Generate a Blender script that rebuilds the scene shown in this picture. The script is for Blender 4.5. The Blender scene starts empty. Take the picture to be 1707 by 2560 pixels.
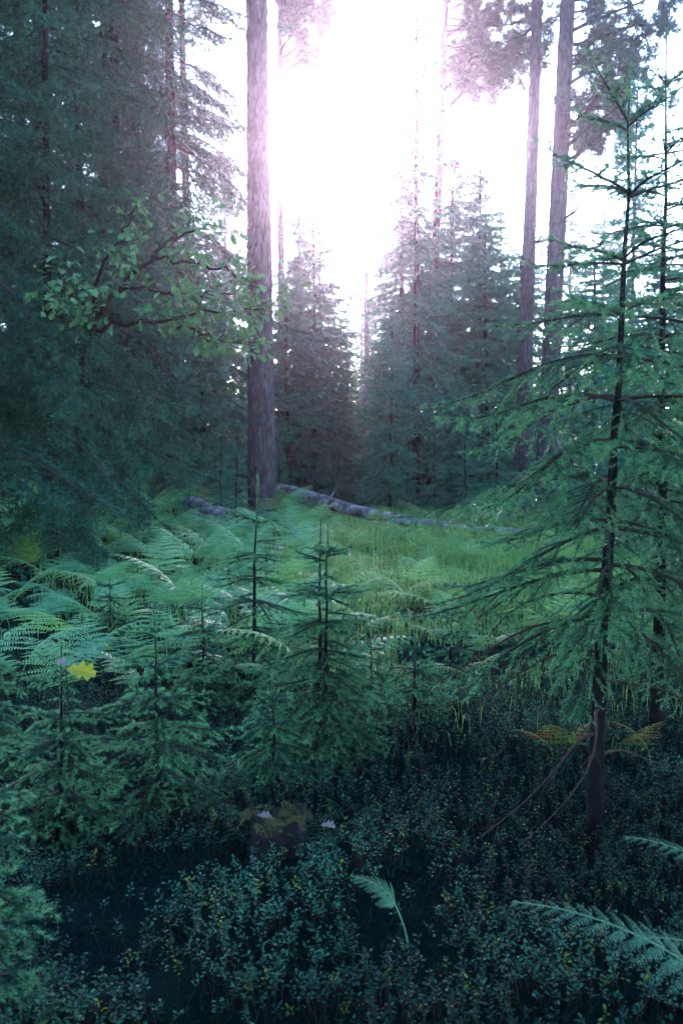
import bpy, math, random
import numpy as np
from mathutils import Vector, Matrix, Euler

R = math.radians
S = bpy.context.scene
COL = S.collection
rng = np.random.default_rng(7)
random.seed(7)

# ------------------------------------------------------------------ camera
W0, H0, F = 1707.0, 2560.0, 2489.0          # photograph size, focal length in its pixels (35 mm, portrait)
CAMZ = 1.6
PITCH = math.atan(180.0 / F)                # horizon lies at row 1100 of the photograph
cam_d = bpy.data.cameras.new('camera')
cam_d.sensor_fit = 'VERTICAL'; cam_d.sensor_height = 36.0; cam_d.lens = 35.0
cam_d.clip_start = 0.05; cam_d.clip_end = 1000
cam_d.dof.use_dof = True; cam_d.dof.focus_distance = 5.2; cam_d.dof.aperture_fstop = 4.5
cam = bpy.data.objects.new('camera', cam_d); COL.objects.link(cam)
cam.location = (0, 0, CAMZ); cam.rotation_euler = (math.pi / 2 - PITCH, 0, 0)
S.camera = cam

def ray(px, py):
    u = (px - W0 / 2) / F; v = (H0 / 2 - py) / F
    c, s = math.cos(PITCH), math.sin(PITCH)
    return Vector((u, c + v * s, -s + v * c))

def at(px, py, Y):
    d = ray(px, py); return Vector((0, 0, CAMZ)) + d * (Y / d.y)

# ------------------------------------------------------------------ sky, sun, exposure
sd = ray(905, 345).normalized()
SUN_EL = math.asin(sd.z); SUN_AZ = math.atan2(sd.x, sd.y)
world = bpy.data.worlds.new('World'); S.world = world; world.use_nodes = True
nt = world.node_tree; nt.nodes.clear()
sky = nt.nodes.new('ShaderNodeTexSky'); sky.sky_type = 'NISHITA'; sky.sun_disc = False
sky.sun_elevation = SUN_EL; sky.sun_rotation = SUN_AZ
sky.air_density = 1.0; sky.dust_density = 0.04; sky.ozone_density = 2.0; sky.altitude = 100
bg = nt.nodes.new('ShaderNodeBackground'); bg.inputs['Strength'].default_value = 0.12
wo = nt.nodes.new('ShaderNodeOutputWorld')
nt.links.new(sky.outputs[0], bg.inputs[0]); nt.links.new(bg.outputs[0], wo.inputs[0])
sun_d = bpy.data.lights.new('sun', 'SUN'); sun_d.energy = 0.8; sun_d.angle = R(12.0); sun_d.color = (1.0, 0.74, 0.86)
sun = bpy.data.objects.new('sun', sun_d); COL.objects.link(sun)
sun.rotation_euler = (-sd).to_track_quat('-Z', 'Y').to_euler()
S.view_settings.view_transform = 'Standard'; S.view_settings.look = 'None'
S.view_settings.gamma = 1.0; S.view_settings.use_curve_mapping = False
S.view_settings.exposure = 3.8
HAZE_DENSITY, HAZE_G, HAZE_COL = 0.0017, 0.935, (0.93, 0.83, 1.0, 1)

cy = S.cycles
cy.max_bounces = 6; cy.diffuse_bounces = 3; cy.glossy_bounces = 2; cy.transmission_bounces = 5
cy.volume_bounces = 0; cy.transparent_max_bounces = 4
cy.caustics_reflective = False; cy.caustics_refractive = False
cy.sample_clamp_indirect = 4.0
cy.use_denoising = True
try:
    cy.denoiser = 'OPENIMAGEDENOISE'
except Exception:
    pass
cy.use_adaptive_sampling = True; cy.adaptive_threshold = 0.02

# ------------------------------------------------------------------ materials
def nodes_of(name):
    m = bpy.data.materials.new(name); m.use_nodes = True
    n = m.node_tree; n.nodes.clear()
    out = n.nodes.new('ShaderNodeOutputMaterial')
    return m, n, out

def ramp(n, stops, src):
    r = n.nodes.new('ShaderNodeValToRGB')
    e = r.color_ramp.elements
    while len(e) < len(stops): e.new(0.5)
    for el, (p, c) in zip(e, stops):
        el.position = p; el.color = (*c, 1)
    n.links.new(src, r.inputs[0]); return r.outputs[0]

def noise(n, scale, detail=4, rough=0.6, vec=None, stretch=None):
    t = n.nodes.new('ShaderNodeTexNoise'); t.inputs['Scale'].default_value = scale
    t.inputs['Detail'].default_value = detail; t.inputs['Roughness'].default_value = rough
    tc = n.nodes.new('ShaderNodeTexCoord')
    if stretch:
        mp = n.nodes.new('ShaderNodeMapping'); mp.inputs['Scale'].default_value = stretch
        n.links.new(tc.outputs['Object'], mp.inputs[0]); n.links.new(mp.outputs[0], t.inputs[0])
    else:
        n.links.new(tc.outputs['Object'], t.inputs[0])
    return t.outputs[0]

def leaf_mat(name, dark, mid, light, rough=0.45, trans=0.3, spec=0.5, tcol=None):
    """foliage: colour by the growth 'tint' of each shoot, jittered per object"""
    m, n, out = nodes_of(name)
    a = n.nodes.new('ShaderNodeAttribute'); a.attribute_name = 'tint'
    oi = n.nodes.new('ShaderNodeObjectInfo')
    ad = n.nodes.new('ShaderNodeMath'); ad.operation = 'MULTIPLY_ADD'
    n.links.new(oi.outputs['Random'], ad.inputs[0]); ad.inputs[1].default_value = 0.24
    n.links.new(a.outputs['Fac'], ad.inputs[2])
    sb = n.nodes.new('ShaderNodeMath'); sb.operation = 'SUBTRACT'; sb.inputs[1].default_value = 0.12
    n.links.new(ad.outputs[0], sb.inputs[0])
    c = ramp(n, [(0.0, dark), (0.5, mid), (1.0, light)], sb.outputs[0])
    p = n.nodes.new('ShaderNodeBsdfPrincipled')
    p.inputs['Roughness'].default_value = rough
    p.inputs['Specular IOR Level'].default_value = spec
    n.links.new(c, p.inputs['Base Color'])
    if trans > 0:
        t = n.nodes.new('ShaderNodeBsdfTranslucent')
        mx = n.nodes.new('ShaderNodeMixRGB'); mx.blend_type = 'MULTIPLY'; mx.inputs[0].default_value = 1
        mx.inputs[2].default_value = (*(tcol or (1.0, 1.0, 0.55)), 1)
        n.links.new(c, mx.inputs[1]); n.links.new(mx.outputs[0], t.inputs[0])
        ms = n.nodes.new('ShaderNodeMixShader'); ms.inputs[0].default_value = trans
        n.links.new(p.outputs[0], ms.inputs[1]); n.links.new(t.outputs[0], ms.inputs[2])
        n.links.new(ms.outputs[0], out.inputs[0])
    else:
        n.links.new(p.outputs[0], out.inputs[0])
    return m

def bark_mat(name, stops, scale, stretch, bump=0.6, rough=0.85, dist=0.02):
    m, n, out = nodes_of(name)
    f = noise(n, scale, 6, 0.65, stretch=stretch)
    c = ramp(n, stops, f)
    p = n.nodes.new('ShaderNodeBsdfPrincipled'); p.inputs['Roughness'].default_value = rough
    p.inputs['Specular IOR Level'].default_value = 0.12
    at_ = n.nodes.new('ShaderNodeAttribute'); at_.attribute_name = 'tint'
    mr = n.nodes.new('ShaderNodeMapRange'); mr.inputs[3].default_value = 0.4; mr.inputs[4].default_value = 1.55
    n.links.new(at_.outputs['Fac'], mr.inputs[0])
    mm = n.nodes.new('ShaderNodeVectorMath'); mm.operation = 'SCALE'
    n.links.new(c, mm.inputs[0]); n.links.new(mr.outputs[0], mm.inputs['Scale']); n.links.new(mm.outputs[0], p.inputs['Base Color'])
    b = n.nodes.new('ShaderNodeBump'); b.inputs['Strength'].default_value = bump; b.inputs['Distance'].default_value = dist
    f2 = noise(n, scale * 2.3, 5, 0.7, stretch=stretch)
    n.links.new(f2, b.inputs['Height']); n.links.new(b.outputs[0], p.inputs['Normal'])
    n.links.new(p.outputs[0], out.inputs[0])
    return m

M = {}
M['needle'] = leaf_mat('spruce_needles', (0.005, 0.045, 0.040), (0.014, 0.098, 0.070), (0.115, 0.345, 0.19), 0.5, 0.35, 0.3)
M['needle_far'] = leaf_mat('far_spruce_needles', (0.010, 0.095, 0.090), (0.022, 0.175, 0.148), (0.05, 0.24, 0.17), 0.65, 0.25, 0.15)  # brighter blue green; part of the haze is put into this colour
M['needle_dark'] = leaf_mat('dimmed_spruce_needles', (0.005, 0.046, 0.044), (0.011, 0.086, 0.072), (0.028, 0.13, 0.085), 0.65, 0.2, 0.1)  # darker copy for the big left trees; their dimness is put into the colour
M['pine_needle'] = leaf_mat('pine_needles', (0.025, 0.055, 0.045), (0.045, 0.085, 0.065), (0.07, 0.12, 0.08), 0.6, 0.15, 0.3)
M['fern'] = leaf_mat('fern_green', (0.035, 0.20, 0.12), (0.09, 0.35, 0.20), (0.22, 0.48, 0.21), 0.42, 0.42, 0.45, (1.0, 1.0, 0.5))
M['fern_light'] = leaf_mat('fern_light_green', (0.06, 0.21, 0.09), (0.15, 0.36, 0.14), (0.29, 0.49, 0.17), 0.45, 0.45, 0.4)  # brighter, yellower fern copy; the clearing's light is put into the colour
M['fern_fore'] = leaf_mat('fern_green_shaded', (0.04, 0.15, 0.10), (0.075, 0.22, 0.14), (0.13, 0.29, 0.16), 0.5, 0.35, 0.3)  # darker copy of the fern green with foreground shade put into the colour
M['fern_yellow'] = leaf_mat('fern_yellow_green', (0.06, 0.14, 0.02), (0.10, 0.20, 0.03), (0.18, 0.26, 0.04), 0.6, 0.4, 0.3)
M['fern_orange'] = leaf_mat('fern_autumn_orange', (0.16, 0.05, 0.015), (0.24, 0.08, 0.02), (0.3, 0.14, 0.03), 0.7, 0.35, 0.2)
M['grass'] = leaf_mat('grass_blades', (0.06, 0.20, 0.085), (0.15, 0.35, 0.12), (0.30, 0.46, 0.14), 0.55, 0.45, 0.3)
M['berry_leaf'] = leaf_mat('berry_shrub_leaves', (0.001, 0.014, 0.011), (0.004, 0.046, 0.032), (0.030, 0.14, 0.09), 0.55, 0.1, 0.08)  # leaf green darkened; the dimness of the foreground is put into the colour
M['berry_yellow'] = leaf_mat('berry_leaves_turning', (0.02, 0.05, 0.008), (0.06, 0.12, 0.015), (0.13, 0.17, 0.03), 0.55, 0.2, 0.1)
M['oak_leaf'] = leaf_mat('oak_leaves', (0.014, 0.09, 0.052), (0.042, 0.165, 0.078), (0.17, 0.32, 0.07), 0.45, 0.4, 0.4)
M['oak_yellow'] = leaf_mat('oak_leaf_yellow', (0.16, 0.20, 0.02), (0.22, 0.25, 0.025), (0.3, 0.32, 0.04), 0.5, 0.3, 0.3)
M['dead_leaf'] = leaf_mat('dead_leaf_pale', (0.10, 0.09, 0.10), (0.14, 0.12, 0.135), (0.18, 0.16, 0.17), 0.6, 0.2, 0.3)
M['brown_leaf'] = leaf_mat('dead_leaf_brown', (0.20, 0.08, 0.04), (0.32, 0.12, 0.05), (0.4, 0.2, 0.08), 0.6, 0.3, 0.3)
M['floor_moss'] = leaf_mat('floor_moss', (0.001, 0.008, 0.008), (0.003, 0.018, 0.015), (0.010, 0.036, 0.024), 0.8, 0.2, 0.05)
M['moss'] = leaf_mat('moss_green', (0.035, 0.05, 0.025), (0.075, 0.085, 0.04), (0.15, 0.145, 0.09), 0.8, 0.2, 0.2)
M['pine_bark'] = bark_mat('pine_bark', [(0.25, (0.020, 0.020, 0.025)), (0.5, (0.042, 0.042, 0.052)), (0.75, (0.075, 0.074, 0.088))], 14, (1, 1, 0.35))
M['spruce_bark'] = bark_mat('spruce_bark', [(0.3, (0.004, 0.005, 0.006)), (0.55, (0.011, 0.012, 0.014)), (0.8, (0.030, 0.030, 0.034))], 26, (1, 1, 0.5))
for n_ in M['spruce_bark'].node_tree.nodes:
    if n_.type == 'BSDF_PRINCIPLED': n_.inputs['Specular IOR Level'].default_value = 0.02
M['twig'] = bark_mat('twig_bark', [(0.3, (0.014, 0.013, 0.012)), (0.7, (0.04, 0.034, 0.028))], 40, (1, 1, 1), 0.3)
M['log'] = bark_mat('log_bark', [(0.34, (0.022, 0.024, 0.028)), (0.48, (0.09, 0.092, 0.11)), (0.58, (0.22, 0.225, 0.27)), (0.8, (0.42, 0.43, 0.48))], 6, (1, 1, 1))
M['stump'] = bark_mat('stump_wood', [(0.3, (0.005, 0.006, 0.008)), (0.6, (0.014, 0.015, 0.020)), (0.8, (0.05, 0.05, 0.065))], 14, (1, 1, 0.15))
M['cut'] = bark_mat('log_end_wood', [(0.3, (0.008, 0.008, 0.008)), (0.8, (0.03, 0.027, 0.024))], 16, (1, 1, 1))
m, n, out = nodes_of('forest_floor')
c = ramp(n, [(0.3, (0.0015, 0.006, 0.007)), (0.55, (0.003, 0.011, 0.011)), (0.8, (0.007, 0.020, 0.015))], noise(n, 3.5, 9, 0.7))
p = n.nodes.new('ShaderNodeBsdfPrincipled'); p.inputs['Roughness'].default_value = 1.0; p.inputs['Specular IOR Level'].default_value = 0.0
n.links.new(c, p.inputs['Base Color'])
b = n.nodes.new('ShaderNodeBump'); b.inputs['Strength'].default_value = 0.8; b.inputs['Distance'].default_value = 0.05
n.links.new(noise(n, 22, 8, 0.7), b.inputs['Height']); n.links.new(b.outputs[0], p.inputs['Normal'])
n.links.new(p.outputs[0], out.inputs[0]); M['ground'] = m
m, n, out = nodes_of('water_drop')
p = n.nodes.new('ShaderNodeBsdfPrincipled'); p.inputs['Base Color'].default_value = (1, 1, 1, 1)
p.inputs['Roughness'].default_value = 0.0; p.inputs['IOR'].default_value = 1.33; p.inputs['Transmission Weight'].default_value = 1.0
n.links.new(p.outputs[0], out.inputs[0]); M['drop'] = m
m, n, out = nodes_of('haze_air')
pv = n.nodes.new('ShaderNodeVolumePrincipled')
pv.inputs['Color'].default_value = HAZE_COL; pv.inputs['Density'].default_value = HAZE_DENSITY
pv.inputs['Anisotropy'].default_value = HAZE_G
n.links.new(pv.outputs[0], out.inputs['Volume']); M['haze'] = m

# ------------------------------------------------------------------ mesh helpers
class Geo:
    def __init__(self):
        self.v = []; self.t = []; self.f = {3: [], 4: []}; self.m = {3: [], 4: []}; self.s = {3: [], 4: []}; self.n = 0
    def add(self, v, f, mat=0, tint=0.5, smooth=False):
        v = np.asarray(v, float).reshape(-1, 3); f = np.asarray(f, int)
        if len(v) == 0 or len(f) == 0: return self
        k = f.shape[1]
        self.v.append(v); self.t.append(np.broadcast_to(np.asarray(tint, float), (len(v),)).copy())
        self.f[k].append(f + self.n); self.m[k].append(np.full(len(f), mat)); self.s[k].append(np.full(len(f), smooth))
        self.n += len(v); return self
    def merge(self, g, mat4):
        """append another Geo moved by a 4x4 matrix"""
        A = np.array(mat4)
        v = np.concatenate(g.v) @ A[:3, :3].T + A[:3, 3]
        self.v.append(v); self.t.append(np.concatenate(g.t))
        for k in (3, 4):
            for f, m_, s in zip(g.f[k], g.m[k], g.s[k]):
                self.f[k].append(f + self.n); self.m[k].append(m_); self.s[k].append(s)
        self.n += len(v); return self
    def mesh(self, name, mats):
        me = bpy.data.meshes.new(name)
        v = np.concatenate(self.v); L = []; st = []; mi = []; sm = []; pos = 0
        for k in (3, 4):
            if self.f[k]:
                f = np.concatenate(self.f[k]); L.append(f.ravel())
                st.append(pos + np.arange(len(f)) * k); pos += len(f) * k
                mi.append(np.concatenate(self.m[k])); sm.append(np.concatenate(self.s[k]))
        L = np.concatenate(L); st = np.concatenate(st)
        me.vertices.add(len(v)); me.vertices.foreach_set('co', v.astype(np.float32).ravel())
        me.loops.add(len(L)); me.loops.foreach_set('vertex_index', L.astype(np.int32))
        me.polygons.add(len(st)); me.polygons.foreach_set('loop_start', st.astype(np.int32))
        me.polygons.foreach_set('material_index', np.concatenate(mi).astype(np.int32))
        me.polygons.foreach_set('use_smooth', np.concatenate(sm))
        a = me.attributes.new('tint', 'FLOAT', 'POINT'); a.data.foreach_set('value', np.concatenate(self.t).astype(np.float32))
        me.update(calc_edges=True); me.validate()
        for x in mats: me.materials.append(M[x])
        return me

def obj(name, data, parent=None, loc=None, rot=None, scale=None):
    o = bpy.data.objects.new(name, data); COL.objects.link(o)
    if parent is not None: o.parent = parent
    if loc is not None: o.location = loc
    if rot is not None: o.rotation_euler = rot
    if scale is not None: o.scale = (scale,) * 3 if isinstance(scale, (int, float)) else scale
    return o

def tag(o, label=None, cat=None, group=None, kind=None):
    if label: o['label'] = label
    if cat: o['category'] = cat
    if group: o['group'] = group
    if kind: o['kind'] = kind
    return o

def norm(a): return a / np.maximum(np.linalg.norm(a, axis=-1, keepdims=True), 1e-9)

def perp(d):
    ref = np.where(np.abs(d[:, 2:3]) > 0.9, np.array([[1., 0, 0]]), np.array([[0, 0, 1.]]))
    a = norm(np.cross(d, ref)); return a, np.cross(a, d)      # sideways, upward-ish

def prisms(p0, p1, r0, r1, k=3):
    """one k-sided tapered prism per segment"""
    N = len(p0); d = norm(p1 - p0); a, b = perp(d)
    ang = np.arange(k) * 2 * math.pi / k
    ring = a[:, None] * np.cos(ang)[None, :, None] + b[:, None] * np.sin(ang)[None, :, None]
    v = np.concatenate([p0[:, None] + ring * r0[:, None, None], p1[:, None] + ring * r1[:, None, None]], 1).reshape(-1, 3)
    i = np.arange(k); j = (i + 1) % k
    f = np.stack([i, j, j + k, i + k], 1)[None] + (np.arange(N) * 2 * k)[:, None, None]
    return v, f.reshape(-1, 4)

def tube(pts, rad, k=10, cap=True):
    pts = np.asarray(pts, float); rad = np.asarray(rad, float); n_ = len(pts)
    d = norm(np.gradient(pts, axis=0))
    a = np.array([1., 0, 0]) if abs(d[0][0]) < 0.8 else np.array([0, 1., 0])
    A = []
    for i in range(n_):
        a = a - d[i] * a.dot(d[i]); a = a / np.linalg.norm(a); A.append(a)
    A = np.array(A); B = np.cross(d, A)
    ang = np.arange(k) * 2 * math.pi / k
    if rad.ndim == 1: rad = np.repeat(rad[:, None], k, 1)
    v = pts[:, None] + (A[:, None] * np.cos(ang)[None, :, None] + B[:, None] * np.sin(ang)[None, :, None]) * rad[:, :, None]
    i = np.arange(k); j = (i + 1) % k
    f = np.concatenate([np.stack([i, j, j + k, i + k], 1) + q * k for q in range(n_ - 1)])
    return v.reshape(-1, 3), f

def needles(p0, p1, tint, per_m, ln, wd, spread=(38, 68), down_keep=0.55, r=rng):
    """thin triangles set round every shoot segment like a bottle brush"""
    L = np.linalg.norm(p1 - p0, axis=1)
    cnt = r.poisson(L * per_m)
    idx = np.repeat(np.arange(len(p0)), cnt); N = len(idx)
    if N == 0: return np.zeros((0, 3)), np.zeros((0, 3), int), np.zeros(0)
    t = r.random(N)[:, None]
    d = norm(p1 - p0)[idx]; a, b = perp(d)
    base = p0[idx] * (1 - t) + p1[idx] * t
    phi = r.random(N) * 2 * math.pi
    keep = (np.sin(phi) > -0.25) | (r.random(N) < down_keep)
    idx, d, a, b, base, phi = (q[keep] for q in (idx, d, a, b, base, phi)); N = len(idx)
    th = np.radians(r.uniform(*spread, N))
    rd = a * np.cos(phi)[:, None] + b * np.sin(phi)[:, None]
    nd = norm(d * np.cos(th)[:, None] + rd * np.sin(th)[:, None])
    l = ln * r.uniform(0.7, 1.15, N)
    tang = norm(np.cross(d, rd) + r.normal(0, 0.25, (N, 3)))
    w = tang * (wd * 0.5)
    v = np.stack([base - w, base + w, base + nd * l[:, None]], 1).reshape(-1, 3)
    f = np.arange(N * 3).reshape(-1, 3)
    tt = np.clip(tint[idx] + r.normal(0, 0.08, N), 0, 1)
    return v, f, np.repeat(tt, 3)

# ------------------------------------------------------------------ spruce boughs
def bough(L, droop=0.15, lift=0.35, spacing=0.05, ratio=0.5, hang=0.0, sec=True, seg=12, rad=0.006, bare=0.1, ang=(48, 66), seed=1, minlat=0.03, secspace=None):
    """skeleton of a spruce bough along +X: main axis, flat laterals, their twigs"""
    r = np.random.default_rng(seed)
    t = np.linspace(0, 1, seg + 1)
    pit = -droop * 2.2 * np.sin(t * math.pi * 0.75) + lift * t ** 3 * 1.6
    yaw = np.cumsum(r.normal(0, 0.05, seg + 1))
    st = np.stack([np.cos(pit) * np.cos(yaw), np.cos(pit) * np.sin(yaw), np.sin(pit)], 1)[:-1] * (L / seg)
    P = np.vstack([[0, 0, 0], np.cumsum(st, 0)])
    p0 = [P[:-1]]; p1 = [P[1:]]
    rr = rad * (1 - t) ** 0.8 + 0.0012
    r0 = [rr[:-1]]; r1 = [rr[1:]]
    tint = [np.where(t[1:] > 0.82, 0.85, 0.35)]; cover = [t[1:] > bare]; tips = [P[-1]]
    def interp(s):
        q = np.clip(s, 0, 0.9999) * seg; i = int(q); w = q - i
        return P[i] * (1 - w) + P[i + 1] * w, norm(P[i + 1] - P[i])
    s = bare * L * 0.8 + r.random() * spacing; side = 1
    while s < L * 0.985:
        q, d = interp(s / L)
        l = (ratio * (L - s) * (0.55 + 0.45 * min(1, s / (0.25 * L))) + minlat) * r.uniform(0.7, 1.2)
        a = math.radians(r.uniform(*ang)) * side
        h = np.array([d[0] * math.cos(a) - d[1] * math.sin(a), d[0] * math.sin(a) + d[1] * math.cos(a), d[2] * 0.7 + r.normal(0, 0.12)])
        h = h / np.linalg.norm(h)
        n_ = 4 if l > 0.08 else 2
        pts = [q]; cur = h.copy()
        for j in range(n_):
            u = (j + 1) / n_
            cur = cur * (1 - 0.55 * hang * u) + np.array([0, 0, -1]) * hang * u * 0.9 + d * 0.10
            cur = cur / np.linalg.norm(cur)
            pts.append(pts[-1] + cur * l / n_)
        pts = np.array(pts); tt = np.linspace(0, 1, n_ + 1)
        p0.append(pts[:-1]); p1.append(pts[1:])
        rl = rad * 0.35 * (1 - tt) * (l / (ratio * L + minlat)) + 0.0009
        r0.append(rl[:-1]); r1.append(rl[1:])
        tint.append(np.where(tt[1:] > 0.5, 0.9, 0.45)); cover.append(np.ones(n_, bool)); tips.append(pts[-1])
        if sec and l > 0.09:
            ss = l * 0.22; sd_ = 1; sp = secspace or spacing * 0.95
            while ss < l * 0.95:
                u = ss / l * n_; i = min(int(u), n_ - 1); w = u - i
                q2 = pts[i] * (1 - w) + pts[i + 1] * w; d2 = norm(pts[i + 1] - pts[i])
                l2 = (0.42 * (l - ss) + minlat * 0.9) * r.uniform(0.7, 1.15)
                side2 = np.cross(d2, [0, 0, 1]); side2 = side2 / max(np.linalg.norm(side2), 1e-6)
                c = d2 * 0.62 + side2 * sd_ * 0.78 + np.array([0, 0, -hang * 0.7 + r.normal(0, 0.1)])
                c = c / np.linalg.norm(c); e = q2 + c * l2
                p0.append(q2[None]); p1.append(e[None]); r0.append(np.array([0.0013])); r1.append(np.array([0.0008]))
                tint.append(np.array([0.72])); cover.append(np.array([True])); tips.append(e)
                ss += sp * r.uniform(0.8, 1.3); sd_ = -sd_
        s += spacing * r.uniform(0.6, 1.1); side = -side
    c = [np.concatenate(x) for x in (p0, p1, r0, r1, tint, cover)]
    return (*c, np.array(tips))

def bough_geo(skel, per_m, ln, wd, twigscale=1.0, k=3, needle_r=None):
    p0, p1, r0, r1, tint, cover, tips = skel
    g = Geo()
    v, f = prisms(p0, p1, r0 * twigscale, r1 * twigscale, k); g.add(v, f, 1, 0.4)
    v, f, t = needles(p0[cover], p1[cover], tint[cover], per_m, ln, wd, r=needle_r or rng); g.add(v, f, 0, t)
    return g

# library of boughs for the near, separately built young spruces
LIB = {}
for cls, Ls in (('young', (0.10, 0.18, 0.32, 0.50, 0.75, 1.05, 1.4)),):
    for L in Ls:
        for vnt in range(3):
            sk = bough(L, droop=0.10 + 0.05 * vnt + 0.09 * (L > 0.6), lift=0.30, spacing=0.040 + 0.022 * L, ratio=0.46 if L > 0.25 else 0.5, hang=0.10 + 0.12 * (L > 0.6) + 0.05 * vnt,
                       rad=0.0025 + 0.007 * L, bare=0.06 if L < 0.5 else 0.16, seed=int(L * 1000) + vnt * 17, minlat=0.034, secspace=0.062)
            per = 1150 if L < 0.6 else 900
            g = bough_geo(sk, per, 0.0165, 0.0032 if L < 0.6 else 0.0038)
            LIB[(cls, L, vnt)] = (g.mesh('bough', ['needle', 'twig']), sk[6])
    LIB[cls] = Ls

def pick(L):
    Ls = LIB['young']; return min(Ls, key=lambda q: abs(math.log(q / L)))

ICO_V, ICO_F = None, None
def _ico():
    global ICO_V, ICO_F
    g_ = (1 + 5 ** 0.5) / 2
    v = np.array([(-1, g_, 0), (1, g_, 0), (-1, -g_, 0), (1, -g_, 0), (0, -1, g_), (0, 1, g_), (0, -1, -g_), (0, 1, -g_), (g_, 0, -1), (g_, 0, 1), (-g_, 0, -1), (-g_, 0, 1)], float)
    ICO_V = norm(v)
    ICO_F = np.array([(0, 11, 5), (0, 5, 1), (0, 1, 7), (0, 7, 10), (0, 10, 11), (1, 5, 9), (5, 11, 4), (11, 10, 2), (10, 7, 6), (7, 1, 8), (3, 9, 4), (3, 4, 2), (3, 2, 6), (3, 6, 8), (3, 8, 9), (4, 9, 5), (2, 4, 11), (6, 2, 10), (8, 6, 7), (9, 8, 1)])
_ico()

def ground_z(x, y):
    """gentle floor that climbs to the left beyond the foreground"""
    def ss(a, b, v):
        t = np.clip((v - a) / (b - a), 0, 1); return t * t * (3 - 2 * t)
    x = np.asarray(x, float); y = np.asarray(y, float)
    z = 1.05 * ss(0.3, 6.5, -x - 0.0 * y) * ss(6.0, 17.0, y)
    z = z + 0.25 * ss(9, 20, y) * ss(-2, 4, -x) * 0.6
    z = z + 0.05 * np.sin(x * 1.7 + 0.5) * np.cos(y * 1.3) + 0.035 * np.sin(x * 3.1 + y * 2.3) + 0.02 * np.sin(x * 6.3 - y * 5.1)
    z = z + 1.2 * ss(40, 110, np.hypot(x, y))
    return z

def gz(x, y): return float(ground_z(x, y))

def foot(px, Y):
    p_ = at(px, 1100, Y); return Vector((p_.x, Y, gz(p_.x, Y)))

# ------------------------------------------------------------------ the ground
gx = np.concatenate([np.linspace(-150, -16, 28, endpoint=False), np.linspace(-16, 16, 161), np.linspace(16, 150, 29)[1:]])
gy = np.concatenate([np.linspace(-150, -4, 26, endpoint=False), np.linspace(-4, 30, 171), np.linspace(30, 150, 26)[1:]])
X, Yg = np.meshgrid(gx, gy); nx, ny = len(gx), len(gy)
Zg = ground_z(X, Yg) + rng.normal(0, 0.008, X.shape)
i = np.arange(nx - 1)[None] + (np.arange(ny - 1) * nx)[:, None]
gg = Geo().add(np.stack([X, Yg, Zg], 2).reshape(-1, 3), np.stack([i, i + 1, i + 1 + nx, i + nx], 2).reshape(-1, 4), 0, 0.5, True)
tag(obj('ground', gg.mesh('ground', ['ground'])), 'dark mossy forest floor under the shrubs and ferns', 'ground', kind='structure')

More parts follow.
